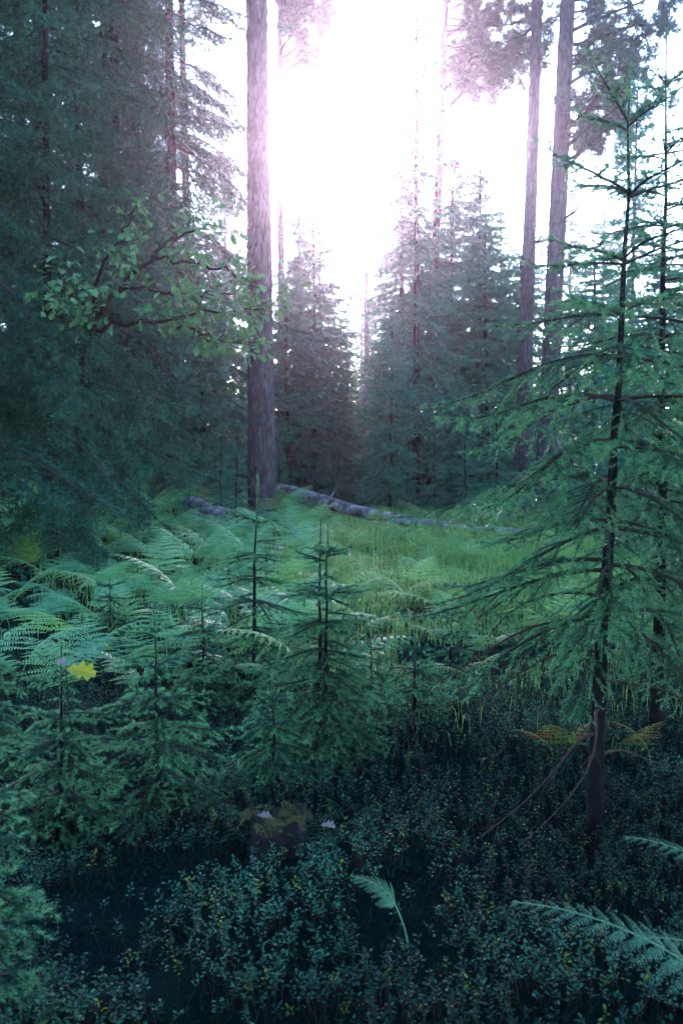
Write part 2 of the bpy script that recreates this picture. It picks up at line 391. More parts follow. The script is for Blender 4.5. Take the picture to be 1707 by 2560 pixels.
# ------------------------------------------------------------------ young spruces, bough by bough
def young_spruce(px, Y, top, label, group=None, spread=0.46, gap=0.13, lean=0.0, rbase=None, per=5, seed=1, drops=0, bare_low=0.06, top_gap=None, leader=None, dens_inter=1, maxL=1.3, loc=None, h=None, low_len=1.0, addL=0.05):
    r = np.random.default_rng(seed)
    b_ = loc or foot(px, Y)
    h = h or at(px, top, Y).z - b_.z
    root = obj('young_spruce', None, loc=b_); root.empty_display_size = 0.1
    tag(root, label, 'spruce', group)
    rb = rbase or 0.004 + 0.009 * h
    tt = np.linspace(0, 1, 14)
    wig = np.cumsum(r.normal(0, 0.004 * h, (14, 2)), 0)
    pts = np.stack([lean * h * tt ** 1.3 + wig[:, 0] * tt, wig[:, 1] * tt, -0.05 + (h + 0.05) * tt], 1)
    rad = rb * (1 - tt) ** 1.05 + 0.0017
    v, f = tube(pts, rad, 9)
    obj('trunk', Geo().add(v, f, 0, 0.4, True).mesh('trunk', ['spruce_bark']), root)
    def stem(z):
        q = min(max((z + 0.05) / (h + 0.05), 0), 0.9999) * 13; i_ = int(q); return pts[i_] * (1 - q + i_) + pts[i_ + 1] * (q - i_)
    # leader: the upright needle-clad top shoot
    ll = leader or min(0.24, 0.2 * h)
    seg0 = np.array([stem(z_) for z_ in np.linspace(h - max(ll, 0.42 * h), h, 9)])
    v, f, t = needles(seg0[:-1], seg0[1:], np.linspace(0.55, 0.95, 8), 1300, 0.020, 0.0040, (35, 62), 1.0, r)
    g = Geo().add(v, f, 0, t)
    obj('leader_shoot', g.mesh('leader_shoot', ['needle', 'twig']), root)
    tips = []
    z = h - ll; k = 0
    while z > bare_low * h + 0.04:
        frac = (h - z) / h
        Lb = min(spread * (h - z) ** 0.9 + addL, maxL)
        if frac > 0.75: Lb *= 1 - (1 - low_len) * (frac - 0.75) / 0.25
        nb = per if k else max(3, per - 1)
        az0 = r.random() * 6.28
        for j in range(nb + (dens_inter if k else 0)):
            inter = j >= nb
            L = Lb * r.uniform(0.72, 1.12) * (0.6 if inter else 1)
            zz = z + (r.uniform(0.25, 0.75) * gap if inter else r.normal(0, 0.012))
            az = az0 + j * 6.283 / nb + r.normal(0, 0.2)
            pitch = 0.85 * math.exp(-frac * 5.0) + 0.10 - 0.28 * min(1, frac * 1.2) + r.normal(0, 0.08)
            Ln = pick(L); vi = int(r.integers(3)); me, tp = LIB[('young', Ln, vi)]
            q = stem(min(zz, h - 0.02))
            E = Euler((r.normal(0, 0.15), -pitch, az))
            obj('branch', me, root, q, E, L / Ln)
            if drops and r.random() < 0.9:
                A = np.array(E.to_matrix()) * (L / Ln)
                sel = tp[r.random(len(tp)) < drops]
                if len(sel): tips.append(sel @ A.T + q - np.array([0, 0, 0.010]))
        step = gap * (0.75 + 0.9 * math.exp(-frac * 4)) if top_gap is None else (top_gap if frac < 0.22 else gap)
        z -= step * r.uniform(0.85, 1.15); k += 1
    if tips:
        T = np.concatenate(tips); rr = r.uniform(0.0022, 0.0045, len(T))
        v = (T[:, None] + ICO_V[None] * rr[:, None, None]).reshape(-1, 3)
        f = (ICO_F[None] + (np.arange(len(T)) * 12)[:, None, None]).reshape(-1, 3)
        o = obj('dew_drops', Geo().add(v, f, 0, 0.5, True).mesh('dew_drops', ['drop']), root); o['kind'] = 'stuff'
    return root, stem

GR = 'young spruces growing in the foreground'
hero, hstem = young_spruce(1503, 3.9, 175, 'tallest young spruce with a dark bare lower trunk and dewy drooping boughs', GR, spread=0.54, gap=0.175, lean=0.014, addL=0.15, rbase=0.034, per=5, seed=11, drops=0.16, bare_low=0.24, top_gap=0.28, leader=0.22, dens_inter=0, maxL=0.88)
young_spruce(1655, 5.3, 62, 'slender spruce with a sparse bare tip at the frame edge behind the dewy spruce', GR, spread=0.30, gap=0.19, addL=0.10, rbase=0.036, per=5, seed=12, drops=0.05, bare_low=0.15, top_gap=0.36, leader=0.30, dens_inter=2, maxL=1.0)
young_spruce(632, 6.2, 1186, 'young spruce with a long bare pointed leader in front of the thick pine trunk', GR, spread=0.42, gap=0.15, lean=-0.02, seed=13, drops=0.05, top_gap=0.17, leader=0.30)
young_spruce(796, 5.0, 1296, 'straight thin young spruce, the one of the central pair with the taller leader', GR, spread=0.46, gap=0.14, seed=14, drops=0.06, leader=0.2)
young_spruce(812, 4.85, 1312, 'young spruce with a forked leader, nearer one of the central pair', GR, spread=0.48, gap=0.14, lean=0.012, seed=15, drops=0.06, leader=0.17)
young_spruce(502, 5.9, 1462, 'small spruce with a thin dark stem between the long-leader spruce and the low bushy one', GR, spread=0.5, gap=0.12, seed=16, drops=0.04)
young_spruce(388, 4.2, 1512, 'low bushy young spruce with wide light green boughs beside the dark hollow', GR, spread=0.60, gap=0.11, seed=17, drops=0.04, per=5, leader=0.13)
young_spruce(132, 4.05, 1606, 'short young spruce with a yellow oak leaf beside its stem', GR, spread=0.52, gap=0.12, seed=18, per=5, drops=0.03)
young_spruce(268, 7.6, 1436, 'tiny spruce standing alone among the ferns on the slope', GR, spread=0.5, gap=0.1, seed=19)
young_spruce(930, 5.7, 1580, 'small bushy spruce in the brighter grass beside the central pair', GR, spread=0.55, gap=0.10, seed=20, drops=0.05)
young_spruce(1040, 5.3, 1585, 'small spruce under the reaching boughs of the dewy spruce', GR, spread=0.6, gap=0.10, seed=21, drops=0.06)
young_spruce(1130, 6.6, 1490, 'thin young spruce seen through the boughs of the dewy spruce', GR, spread=0.45, gap=0.12, seed=22, drops=0.05)
young_spruce(-90, 2.5, 1700, 'dark spruce reaching in from the edge beside the berry shrubs', GR, spread=0.30, gap=0.13, seed=23, per=5, maxL=0.25)
young_spruce(-40, 4.9, 1500, 'young spruce whose pale twig tips poke in above the oak leaf spruce', GR, spread=0.42, gap=0.13, seed=24)
young_spruce(1760, 6.6, 700, 'dense young spruce filling the gap beyond the slender spruce', GR, spread=0.36, gap=0.15, seed=25, drops=0.03)
young_spruce(680, 4.5, 1690, 'low spreading spruce bough cluster under the central pair', GR, spread=0.62, gap=0.12, seed=26, drops=0.03, per=5)

# bare dead boughs low on the tall dewy spruce
def deadwood(root, stem, zs, seed):
    r = np.random.default_rng(seed)
    for z in zs:
        q = stem(z); az = r.uniform(2.2, 4.4) if r.random() < 0.65 else r.uniform(-1, 1); L = r.uniform(0.35, 0.8)
        n_ = 9; t = np.linspace(0, 1, n_)
        pts = np.stack([np.cos(az + 0.2 * np.sin(t * 4)) * L * t, np.sin(az + 0.3 * t) * L * t, 0.05 * L * np.sin(t * 5) - 0.28 * L * t ** 1.3], 1) + q
        g = Geo(); v, f = tube(pts, 0.0065 * (1 - t) + 0.0012, 6); g.add(v, f, 0, 0.4, True)
        a0, a1 = [], []
        for _ in range(12):
            i_ = int(r.integers(2, n_)); d = norm(r.normal(size=3) + np.array([math.cos(az), math.sin(az), -0.5])); a0.append(pts[i_]); a1.append(pts[i_] + d * r.uniform(0.05, 0.2))
        v, f = prisms(np.array(a0), np.array(a1), np.full(12, 0.002), np.full(12, 0.0008)); g.add(v, f, 0, 0.4)
        obj('dead_branch', g.mesh('dead_branch', ['twig']), root)
deadwood(hero, hstem, (0.35, 0.45, 0.55, 0.66, 0.78, 0.9, 1.0, 1.1), 5)

# ------------------------------------------------------------------ big and far spruces
def crown_geo(h, z0, Lmax, n_branch, boughs, seed, hang_pitch=-0.25, tipL=0.25, power=0.75):
    """boughs: [(Geo, nominal length)]"""
    r = np.random.default_rng(seed); g = Geo()
    for i_ in range(n_branch):
        u = (i_ + r.random()) / n_branch
        z = z0 + (h - z0) * u
        L = (Lmax * (1 - u) ** power + tipL) * r.uniform(0.65, 1.1)
        bd = min(abs(math.log(L / q_[1])) for q_ in boughs); cand = [q_ for q_ in boughs if abs(math.log(L / q_[1])) < bd + 0.05]
        bg_, Ln = cand[int(r.integers(len(cand)))]
        pitch = hang_pitch * (1 - u) + 0.55 * u ** 4 + r.normal(0, 0.10)
        s = L / Ln
        A = Matrix.Translation((0, 0, z)) @ Euler((r.normal(0, 0.2), -pitch, r.random() * 6.283 + i_ * 2.4)).to_matrix().to_4x4() @ Matrix.Diagonal((s, s * r.uniform(0.8, 1.1), s, 1))
        g.merge(bg_, A)
    return g

def trunk_geo(h, r0, seed, k=12, lean=0.0, top=0.02, flare=0.35, sway=0.04):
    r = np.random.default_rng(seed); n_ = 30; t = np.linspace(0, 1, n_)
    ph = r.random(2) * 6
    pts = np.stack([lean * h * t + sway * np.sin(t * 5 + ph[0]) - sway * math.sin(ph[0]), sway * np.sin(t * 4 + ph[1]) - sway * math.sin(ph[1]), -0.3 + (h + 0.3) * t], 1)
    rad = (r0 - top) * (1 - t) ** 0.9 + top + r0 * flare * np.exp(-t * h / 0.5)
    rad = rad[:, None] * (1 + r.normal(0, 0.04, (n_, k)))
    v, f = tube(pts, rad, k)
    return Geo().add(v, f, 0, 0.4, True)

def mk_boughs(L, n_, per_m, ln, wd, seed, **kw):
    out_ = []
    for q in range(n_):
        sk = bough(L, seed=seed + q * 31, **kw)
        out_.append((bough_geo(sk, per_m, ln, wd, 1.0, 3, np.random.default_rng(seed + q)), L))
    return out_

near_b = mk_boughs(2.0, 3, 88, 0.062, 0.020, 301, droop=0.24, lift=0.35, spacing=0.10, ratio=0.36, hang=0.55, rad=0.018, bare=0.16, minlat=0.07)
mid_b = mk_boughs(1.8, 3, 58, 0.10, 0.034, 401, droop=0.20, lift=0.32, spacing=0.13, ratio=0.36, hang=0.5, rad=0.016, bare=0.10, minlat=0.08)
far_b = mk_boughs(1.6, 3, 30, 0.17, 0.06, 501, droop=0.18, lift=0.3, spacing=0.13, ratio=0.38, hang=0.4, rad=0.016, bare=0.08, minlat=0.10, sec=False)

near_b += mk_boughs(0.7, 3, 88, 0.062, 0.020, 351, droop=0.15, lift=0.4, spacing=0.09, ratio=0.42, hang=0.35, rad=0.008, bare=0.05, minlat=0.09)
mid_b += mk_boughs(0.6, 3, 58, 0.10, 0.034, 451, droop=0.12, lift=0.4, spacing=0.10, ratio=0.42, hang=0.3, rad=0.008, bare=0.03, minlat=0.10)
far_b += mk_boughs(0.6, 3, 34, 0.15, 0.055, 551, droop=0.12, lift=0.4, spacing=0.10, ratio=0.42, hang=0.3, rad=0.008, bare=0.03, minlat=0.12, sec=False)
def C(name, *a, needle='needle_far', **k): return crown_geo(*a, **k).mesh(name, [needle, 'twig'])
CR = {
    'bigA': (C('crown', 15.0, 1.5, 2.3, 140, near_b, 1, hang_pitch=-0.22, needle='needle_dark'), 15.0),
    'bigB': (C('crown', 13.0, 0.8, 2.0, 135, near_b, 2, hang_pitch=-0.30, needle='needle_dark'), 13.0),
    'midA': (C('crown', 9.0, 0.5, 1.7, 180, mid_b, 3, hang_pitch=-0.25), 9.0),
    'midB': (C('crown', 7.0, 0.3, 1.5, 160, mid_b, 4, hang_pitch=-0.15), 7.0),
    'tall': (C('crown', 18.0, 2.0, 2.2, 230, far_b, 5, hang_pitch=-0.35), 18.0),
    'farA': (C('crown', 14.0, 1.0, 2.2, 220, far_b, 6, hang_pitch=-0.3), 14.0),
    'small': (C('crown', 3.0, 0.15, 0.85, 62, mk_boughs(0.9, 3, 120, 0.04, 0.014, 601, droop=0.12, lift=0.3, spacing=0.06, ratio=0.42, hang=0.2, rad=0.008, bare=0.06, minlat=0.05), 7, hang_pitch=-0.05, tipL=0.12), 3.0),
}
TR = {k: trunk_geo(h, r0, 50 + q).mesh('trunk', ['spruce_bark']) for q, (k, h, r0) in enumerate((('bigA', 15.0, 0.095), ('bigB', 13.0, 0.085), ('midA', 9.0, 0.07), ('midB', 7.0, 0.055), ('tall', 18.0, 0.13), ('farA', 14.0, 0.11), ('small', 3.0, 0.025)))}

def spruce(kind, px, Y, label, group, h=None, top=None, rz=None, sx=1.0, name='spruce_tree'):
    b_ = foot(px, Y)
    me, h0 = CR[kind]
    if top is not None: h = at(px, top, Y).z - b_.z
    s = (h or h0) / h0
    root = obj(name, None, loc=b_, rot=(0, 0, random.random() * 6.28 if rz is None else rz), scale=(s * sx, s * sx, s))
    tag(root, label, 'spruce', group)
    obj('trunk', TR[kind], root); obj('crown', me, root)
    return root

GL = 'big spruces crowding the left side'
spruce('bigA', 268, 15.0, 'big spruce whose straight dark trunk shows a bright slit beside it above the oak', GL, h=15, rz=0.4)
spruce('bigB', 296, 16.6, 'thinner spruce trunk close behind the big dark spruce trunk', GL, h=16, rz=2.2)
spruce('bigA', 122, 12.0, 'big spruce with hanging boughs above the dim dark slope', GL, h=13, rz=3.9)
spruce('bigB', 218, 13.6, 'spruce with a thin crooked lower trunk between two thicker trunks', GL, h=11, rz=5.1, sx=0.85)
spruce('bigA', 440, 19.0, 'tall spruce whose feathered edge meets the bright sky beside the pine trunk', GL, h=19, rz=1.3, sx=1.0)
spruce('bigB', -75, 9.6, 'nearest big spruce with drooping green boughs along the frame edge', GL, h=12, rz=0.9)
spruce('bigB', 128, 10.4, 'leafy low spruce hiding the foot of the oak with its drooping boughs', GL, h=8.5, rz=2.5)
spruce('bigA', -160, 10.5, 'shadowed spruce rising at the far edge of the slope', GL, h=14, rz=4.4)
spruce('midB', 505, 18.5, 'dense drooping spruce low beside the thick pine trunk', GL, top=690, rz=0.3, sx=1.25)
spruce('midA', 395, 17.5, 'shaggy spruce filling the space below the oak leaves', GL, top=520, rz=2.9, sx=1.2)
spruce('bigB', 60, 19.0, 'dim spruce standing deep behind the big hanging boughs', GL, h=17, rz=2.0)
spruce('bigA', 185, 22.0, 'dusky spruce standing behind the bright slit between the big trunks', GL, h=20, rz=5.5)
spruce('bigB', 335, 21.0, 'dusky spruce behind the top of the oak', GL, h=20, rz=1.1)
spruce('bigA', 480, 25.0, 'misty spruce standing just behind the feathered sky edge', GL, h=20, rz=3.0)
spruce('bigB', 85, 15.0, 'spruce filling the space behind the nearest hanging boughs', GL, h=16, rz=3.7)
spruce('bigA', -30, 24.0, 'dark spruce deep in the corner of the slope', GL, h=19, rz=0.2)
spruce('farA', 350, 26.0, 'pale misty spruce seen through gaps in the big spruces', GL, h=17)
GM = 'misty spruces closing the clearing'
spruce('midA', 785, 24.0, 'broad misty spruce standing behind the upper end of the fallen log', GM, top=540, rz=1.0, sx=1.45)
spruce('midB', 722, 23.0, 'smaller misty spruce just beside the thick pine trunk', GM, top=700, rz=2.0, sx=1.4)
spruce('midB', 845, 26.0, 'misty spruce edging the hazy gap', GM, top=800, rz=4.0, sx=1.2)
spruce('midB', 975, 20.0, 'slim lone spruce with a bare dark trunk and drooping boughs by the hazy gap', GM, top=770, rz=5.0, sx=0.85)
spruce('tall', 1040, 21.5, 'tall narrow spruce rising into the glow beside the sky gap', GM, top=-60, rz=0.6, sx=1.05)
spruce('tall', 1000, 24.0, 'faint spruce silhouette in the pink glow beside the sky gap', GM, top=260, rz=1.6, sx=1.3)
spruce('tall', 1190, 24.5, 'faint pointed spruce silhouette below the pine limbs', GM, top=360, rz=2.6, sx=1.4)
spruce('tall', 752, 25.0, 'faint pale spruce silhouette between the slender pine and the sky gap', GM, top=400, rz=0.6, sx=1.25)
spruce('midA', 1075, 25.5, 'dense spruce lower in front of the tall narrow one', GM, top=560, rz=3.1, sx=1.4)
spruce('farA', 1132, 26.0, 'misty spruce with a ragged top below the pine limbs', GM, top=330, rz=1.7, sx=1.15)
spruce('midA', 1215, 23.0, 'dark dense spruce filling the space beside the two pine trunks', GM, top=540, rz=2.4, sx=1.5)
spruce('midB', 1150, 21.0, 'low dark spruce at the back of the clearing', GM, top=960, rz=0.2, sx=1.2)
spruce('midA', 1290, 24.0, 'spruce standing behind the thinner pine trunk', GM, top=640, rz=4.7, sx=1.5)
GRT = 'spruces beyond the dewy young spruce'
spruce('farA', 1575, 19.0, 'drooping spruce with a thin tip behind the top of the dewy spruce', GRT, top=170, rz=3.3, sx=0.8)
spruce('midA', 1480, 16.5, 'dense spruce hidden behind the dewy boughs', GRT, top=640, rz=0.9, sx=1.5)
spruce('midB', 1650, 13.5, 'dark spruce behind the slender spruce at the frame edge', GRT, top=640, rz=1.9, sx=1.5)
spruce('midA', 1760, 17.0, 'dark spruce standing just at the frame edge', GRT, top=420, rz=5.9, sx=1.1)
GS = 'spruce saplings at the back of the clearing'
for q, (px, Y, top, lab) in enumerate((
        (340, 12.5, 1120, 'spruce sapling below the big dark trunk on the slope'),
        (590, 15.5, 1085, 'spruce sapling with a pale stem close to the thick pine trunk'),
        (555, 16.0, 1100, 'bushy spruce sapling beside the dark cut log end'),
        (700, 20.0, 1120, 'spruce sapling behind the upper end of the fallen log'),
        (830, 21.0, 1110, 'spruce sapling behind the middle of the fallen log'),
        (935, 22.0, 1135, 'pale spruce sapling standing in the hazy gap'),
        (1020, 20.0, 1100, 'spruce sapling beside the slim lone spruce'),
        (1090, 19.0, 1090, 'light green spruce sapling at the grassy back edge of the clearing'),
        (1165, 18.0, 1110, 'spruce sapling where the log sinks into the ferns'),
        (1235, 17.0, 1000, 'spruce sapling half hidden by the tips of dewy boughs'),
        (470, 14.5, 1170, 'small dark spruce sapling on the ferny bank'))):
    spruce('small', px, Y, lab, GS, top=top, name='spruce_sapling', rz=q * 1.3)
GF = 'far spruces fading into the haze'
FARLAB = ['far hazy spruce just beside the pale straight trunk in the gap', 'far hazy spruce behind the thin misty trunk', 'far hazy spruce behind the broad misty spruce',
          'far hazy spruce between the pale straight trunk and the slim lone spruce', 'far hazy spruce behind the tall narrow spruce', 'far hazy spruce behind the leaning pine',
          'far hazy spruce behind the ragged topped spruce', 'far hazy spruce next to the thinner of the two bare pines', 'far hazy spruce showing between the two bare pines',
          'far hazy spruce just past the thicker of the two bare pines', 'far hazy spruce behind the tip of the dewy spruce', 'far hazy spruce hidden behind the thick pine trunk',
          'far hazy spruce behind the feathered edge of the big left spruces', 'farthest low spruce on the near side of the hazy gap', 'farthest low spruce in the middle of the hazy gap']
for q, (px, Y, top) in enumerate(((905, 52, 690), (820, 48, 560), (745, 44, 640), (960, 56, 600), (1010, 46, 520), (1090, 42, 480), (1180, 45, 430), (1250, 40, 520), (1330, 44, 540), (1420, 40, 480), (1500, 46, 500), (640, 40, 420), (560, 38, 300), (870, 62, 760), (930, 66, 720))):
    spruce('tall' if q % 2 else 'farA', px, Y, FARLAB[q], GF, top=top, sx=1.25)

# ------------------------------------------------------------------ pines
def voronoi_bark(theta_n, z_n, h, r0, seed, cell=(0.085, 0.20)):
    """bark plates: F2-F1 over a jittered grid wrapped round the trunk"""
    r = np.random.default_rng(seed)
    circ = 2 * math.pi * r0; cu = max(6, int(circ / cell[0])); cv = max(4, int(h / cell[1]))
    jit = r.random((cv + 2, cu, 2)); lev = r.random((cv + 2, cu))
    U = np.linspace(0, cu, theta_n, endpoint=False)[None].repeat(z_n, 0); V = np.linspace(0, cv, z_n)[:, None].repeat(theta_n, 1)
    iu = np.floor(U).astype(int); iv = np.floor(V).astype(int)
    best = np.full(U.shape, 9.); sec_ = np.full(U.shape, 9.); lv = np.zeros(U.shape)
    for a in (-1, 0, 1):
        for b_ in (-1, 0, 1):
            cu_ = (iu + a) % cu; cv_ = np.clip(iv + b_, 0, cv + 1)
            dx = iu + a + jit[cv_, cu_, 0] - U; dy = iv + b_ + jit[cv_, cu_, 1] - V
            d = np.hypot(dx, dy); new = d < best
            sec_ = np.where(new, best, np.minimum(sec_, d)); lv = np.where(new, lev[cv_, cu_], lv); best = np.where(new, d, best)
    return np.clip((sec_ - best) / 0.28, 0, 1), lv

def pine_trunk(h, r0, top_r, seed, k=56, rings=260, lean=(0, 0), plates=True, curve=0.0):
    t = np.linspace(0, 1, rings)
    pts = np.stack([lean[0] * h * t + curve * h * np.sin(t * 3.0), lean[1] * h * t, -0.35 + (h + 0.35) * t], 1)
    rad = (r0 - top_r) * (1 - t) + top_r + r0 * 0.28 * np.exp(-t * h / 0.45)
    if plates:
        crack, lv = voronoi_bark(k, rings, h, r0, seed)
        fade = np.clip(1.15 - 0.75 * t, 0.2, 1)[:, None]
        rad = rad[:, None] + (crack * (0.014 + 0.022 * lv) - 0.016) * fade + 0.004 * np.random.default_rng(seed).normal(size=(rings, k)) * fade
        tint = np.clip(crack * (0.45 + 0.5 * lv), 0, 1).ravel()
    else:
        rad = np.repeat(rad[:, None], k, 1); tint = np.full(k * rings, 0.5)
    v, f = tube(pts, rad, k)
    return Geo().add(v, f, 0, tint, False), pts

def pine_limb(L, seed, tufts=34, nl=0.12, nw=0.020, per=34, dead=False, up=0.35):
    """crooked limb along +X with sub-limbs carrying needle tufts"""
    r = np.random.default_rng(seed); g = Geo(); n_ = 10; t = np.linspace(0, 1, n_)
    yaw = np.cumsum(r.normal(0, 0.2, n_)); pit = up * np.sin(t * 2.5 + r.uniform(-0.6, 0.6)) + np.cumsum(r.normal(0, 0.12, n_))
    d = np.stack([np.cos(yaw) * np.cos(pit), np.sin(yaw) * np.cos(pit), np.sin(pit)], 1) * L / (n_ - 1)
    P = np.vstack([[0, 0, 0], np.cumsum(d, 0)[:-1]])
    v, f = tube(P, 0.022 * L ** 0.8 * (1 - t) ** 0.8 + 0.006, 6); g.add(v, f, 1, 0.4, True)
    a0, a1, T = [], [], []
    for q in range(max(4, int(L * 5))):
        i_ = int(r.integers(2, n_)); c = P[i_]; cur = norm(norm(d[min(i_, n_ - 1)]) + r.normal(0, 0.75, 3) + np.array([0, 0, 0.15]))
        l = L * r.uniform(0.14, 0.38)
        for _ in range(4):
            e = c + cur * l / 4; a0.append(c); a1.append(e); c = e; cur = norm(cur + r.normal(0, 0.35, 3))
            if not dead:
                for __ in range(2): T.append((e + r.normal(0, 0.06 * L ** 0.5, 3), cur))
    a0 = np.array(a0); a1 = np.array(a1)
    v, f = prisms(a0, a1, np.full(len(a0), 0.011), np.full(len(a0), 0.008)); g.add(v, f, 1, 0.4)
    if T:
        tp = np.array([x[0] for x in T]); td = np.array([x[1] for x in T]); idx = np.repeat(np.arange(len(tp)), per)
        nd = norm(td[idx] * 0.5 + norm(r.normal(size=(len(idx), 3)))); ln = nl * r.uniform(0.7, 1.2, len(idx))[:, None]
        w = norm(np.cross(nd, r.normal(size=nd.shape))) * nw * 0.5
        base = tp[idx] + r.normal(0, 0.025, nd.shape)
        v = np.stack([base - w, base + w, base + nd * ln], 1).reshape(-1, 3)
        g.add(v, np.arange(len(v)).reshape(-1, 3), 0, np.repeat(np.clip(r.normal(0.45, 0.2, len(idx)), 0, 1), 3))
    return g

LIMB = [pine_limb(L, 700 + q).mesh('limb', ['pine_needle', 'twig']) for q, L in enumerate((1.0, 1.0, 1.6, 1.6, 2.2, 2.2))]
LIMB_L = (1.0, 1.0, 1.6, 1.6, 2.2, 2.2)
DEAD = [pine_limb(0.8, 800 + q, dead=True).mesh('dead_limb', ['pine_needle', 'twig']) for q in range(3)]

def pine(px, Y, h, r0, label, group, seed, lean=(0, 0), limbs=(), deads=(), plates=True, top_r=None, curve=0.0, k=56, rings=260):
    b_ = foot(px, Y); root = tag(obj('pine_tree', None, loc=b_), label, 'pine', group)
    g, pts = pine_trunk(h, r0, top_r or r0 * 0.4, seed, k, rings, lean, plates, curve)
    obj('trunk', g.mesh('trunk', ['pine_bark']), root)
    r = np.random.default_rng(seed)
    def stem(z): 
        q = min(max((z + 0.35) / (h + 0.35), 0), 0.9999) * (rings - 1); i_ = int(q); return pts[i_]
    for z, az, L in limbs:
        i_ = int(r.integers(len(LIMB))); obj('limb', LIMB[i_], root, stem(z), (r.normal(0, 0.5), -r.uniform(-0.1, 0.5), az), L / LIMB_L[i_])
    for z, az, L in deads:
        obj('dead_limb', DEAD[int(r.integers(3))], root, stem(z), (r.normal(0, 1), r.uniform(-0.2, 0.5), az), L / 0.8)
    return root

def ring_limbs(seed, z0, z1, n_, L0, L1, azc=None, spread=3.14):
    r = np.random.default_rng(seed)
    return [(z0 + (z1 - z0) * q / max(1, n_ - 1), (r.random() * 6.28 if azc is None else azc + r.uniform(-spread, spread)), r.uniform(L0, L1)) for q in range(n_)]

GP = 'pines rising above the clearing'
pine(655, 17.0, 19.0, 0.235, 'thickest pine trunk with scaly bark standing beside the fallen log', GP, 31, lean=(-0.005, 0), limbs=ring_limbs(1, 13, 19, 26, 1.5, 3.0), deads=ring_limbs(2, 6.5, 12, 3, 0.4, 0.8))
pine(1300, 22.0, 20.0, 0.165, 'thinner of the two bare pine trunks near the dewy spruce', GP, 32, lean=(0.022, 0), limbs=ring_limbs(3, 12.5, 20, 24, 1.5, 2.8), deads=ring_limbs(4, 6, 12, 9, 0.4, 1.2))
pine(1360, 21.0, 20.0, 0.215, 'thicker of the two bare pine trunks near the dewy spruce', GP, 33, lean=(0.032, 0), limbs=ring_limbs(5, 7.2, 10.6, 17, 1.3, 2.3, azc=-0.1, spread=0.9) + ring_limbs(6, 12, 20, 22, 1.5, 3.0), deads=ring_limbs(7, 4.5, 9, 9, 0.5, 1.1, azc=0, spread=1.2))
pine(704, 26.0, 19.0, 0.105, 'slender pine trunk close beside the thick one with a bushy crown', GP, 34, limbs=ring_limbs(8, 10.6, 14.5, 22, 1.0, 2.0, azc=0.1, spread=1.3) + ring_limbs(9, 12, 19, 22, 1.2, 2.2), deads=ring_limbs(10, 5, 10, 6, 0.4, 0.9), k=24, rings=120)
pine(1062, 25.0, 19.0, 0.13, 'leaning pine with dark limbs reaching out over the glowing gap', GP, 35, lean=(0.035, 0), limbs=ring_limbs(11, 9.6, 13.5, 26, 1.3, 2.6, azc=0.0, spread=0.9) + ring_limbs(12, 13, 19, 20, 1.5, 2.4), deads=ring_limbs(13, 6, 11, 5, 0.5, 1.2), k=24, rings=120)
pine(800, 36.0, 16.0, 0.10, 'thin misty trunk dissolving into the glow', GP, 36, limbs=ring_limbs(14, 9.5, 15.5, 14, 0.8, 1.5), deads=ring_limbs(15, 4, 10, 6, 0.4, 0.9), plates=False, k=14, rings=30)
pine(916, 42.0, 12.5, 0.16, 'pale straight trunk standing in the hazy gap', GP, 37, limbs=ring_limbs(16, 8, 12, 14, 0.8, 1.5), deads=ring_limbs(17, 3, 8, 8, 0.5, 1.1), plates=False, k=14, rings=30)

# ------------------------------------------------------------------ fallen logs and the stump
def log(name, a, b_, r0, r1, label, seed, k=26, stubs=2, sag=0.0):
    r = np.random.default_rng(seed); n_ = 90; t = np.linspace(0, 1, n_); a = np.array(a); b_ = np.array(b_)
    o_ = (a + b_) / 2
    L = np.linalg.norm(b_ - a)
    pts = a + (b_ - a) * t[:, None] - o_; pts[:, 2] += sag * np.sin(t * math.pi) + 0.02 * np.sin(t * 9); pts[:, 1] += 0.04 * np.sin(t * 5)
    rad = r0 + (r1 - r0) * t; crack, lv = voronoi_bark(k, n_, L, r0, seed, (0.13, 0.22))
    rad = rad[:, None] + (crack * 0.008 * (0.3 + lv) - 0.004)
    v, f = tube(pts, rad, k)
    root = tag(obj(name, None, loc=o_), label, 'log', 'fallen trunks in the clearing')
    obj('trunk', Geo().add(v, f, 0, 0.5, False).mesh('trunk', ['log']), root)
    for e, sgn in ((0, -1), (n_ - 1, 1)):
        ring = v.reshape(n_, k, 3)[e]; c = ring.mean(0) + sgn * norm(pts[1] - pts[0]) * 0.03
        vv = np.vstack([ring, c + (ring - c) * 0.5 + r.normal(0, 0.012, ring.shape), c[None]]); i_ = np.arange(k); j = (i_ + 1) % k
        g = Geo().add(vv, np.stack([i_, j, j + k, i_ + k], 1), 0, 0.5); g.add(vv, np.stack([i_ + k, j + k, np.full(k, 2 * k)], 1), 0, 0.5)
        obj('broken_end', g.mesh('broken_end', ['cut']), root)
    for _ in range(stubs):
        q = pts[int(r.integers(10, n_ - 10))]; d = norm(np.array([r.normal(0, 0.4), -0.5, r.uniform(0.3, 1)])); l = r.uniform(0.2, 0.5)
        P = q + d * np.linspace(0, l, 5)[:, None]; vv, ff = tube(P, np.linspace(0.03, 0.012, 5), 7)
        obj('branch_stub', Geo().add(vv, ff, 0, 0.5, True).mesh('branch_stub', ['log']), root)
    return root

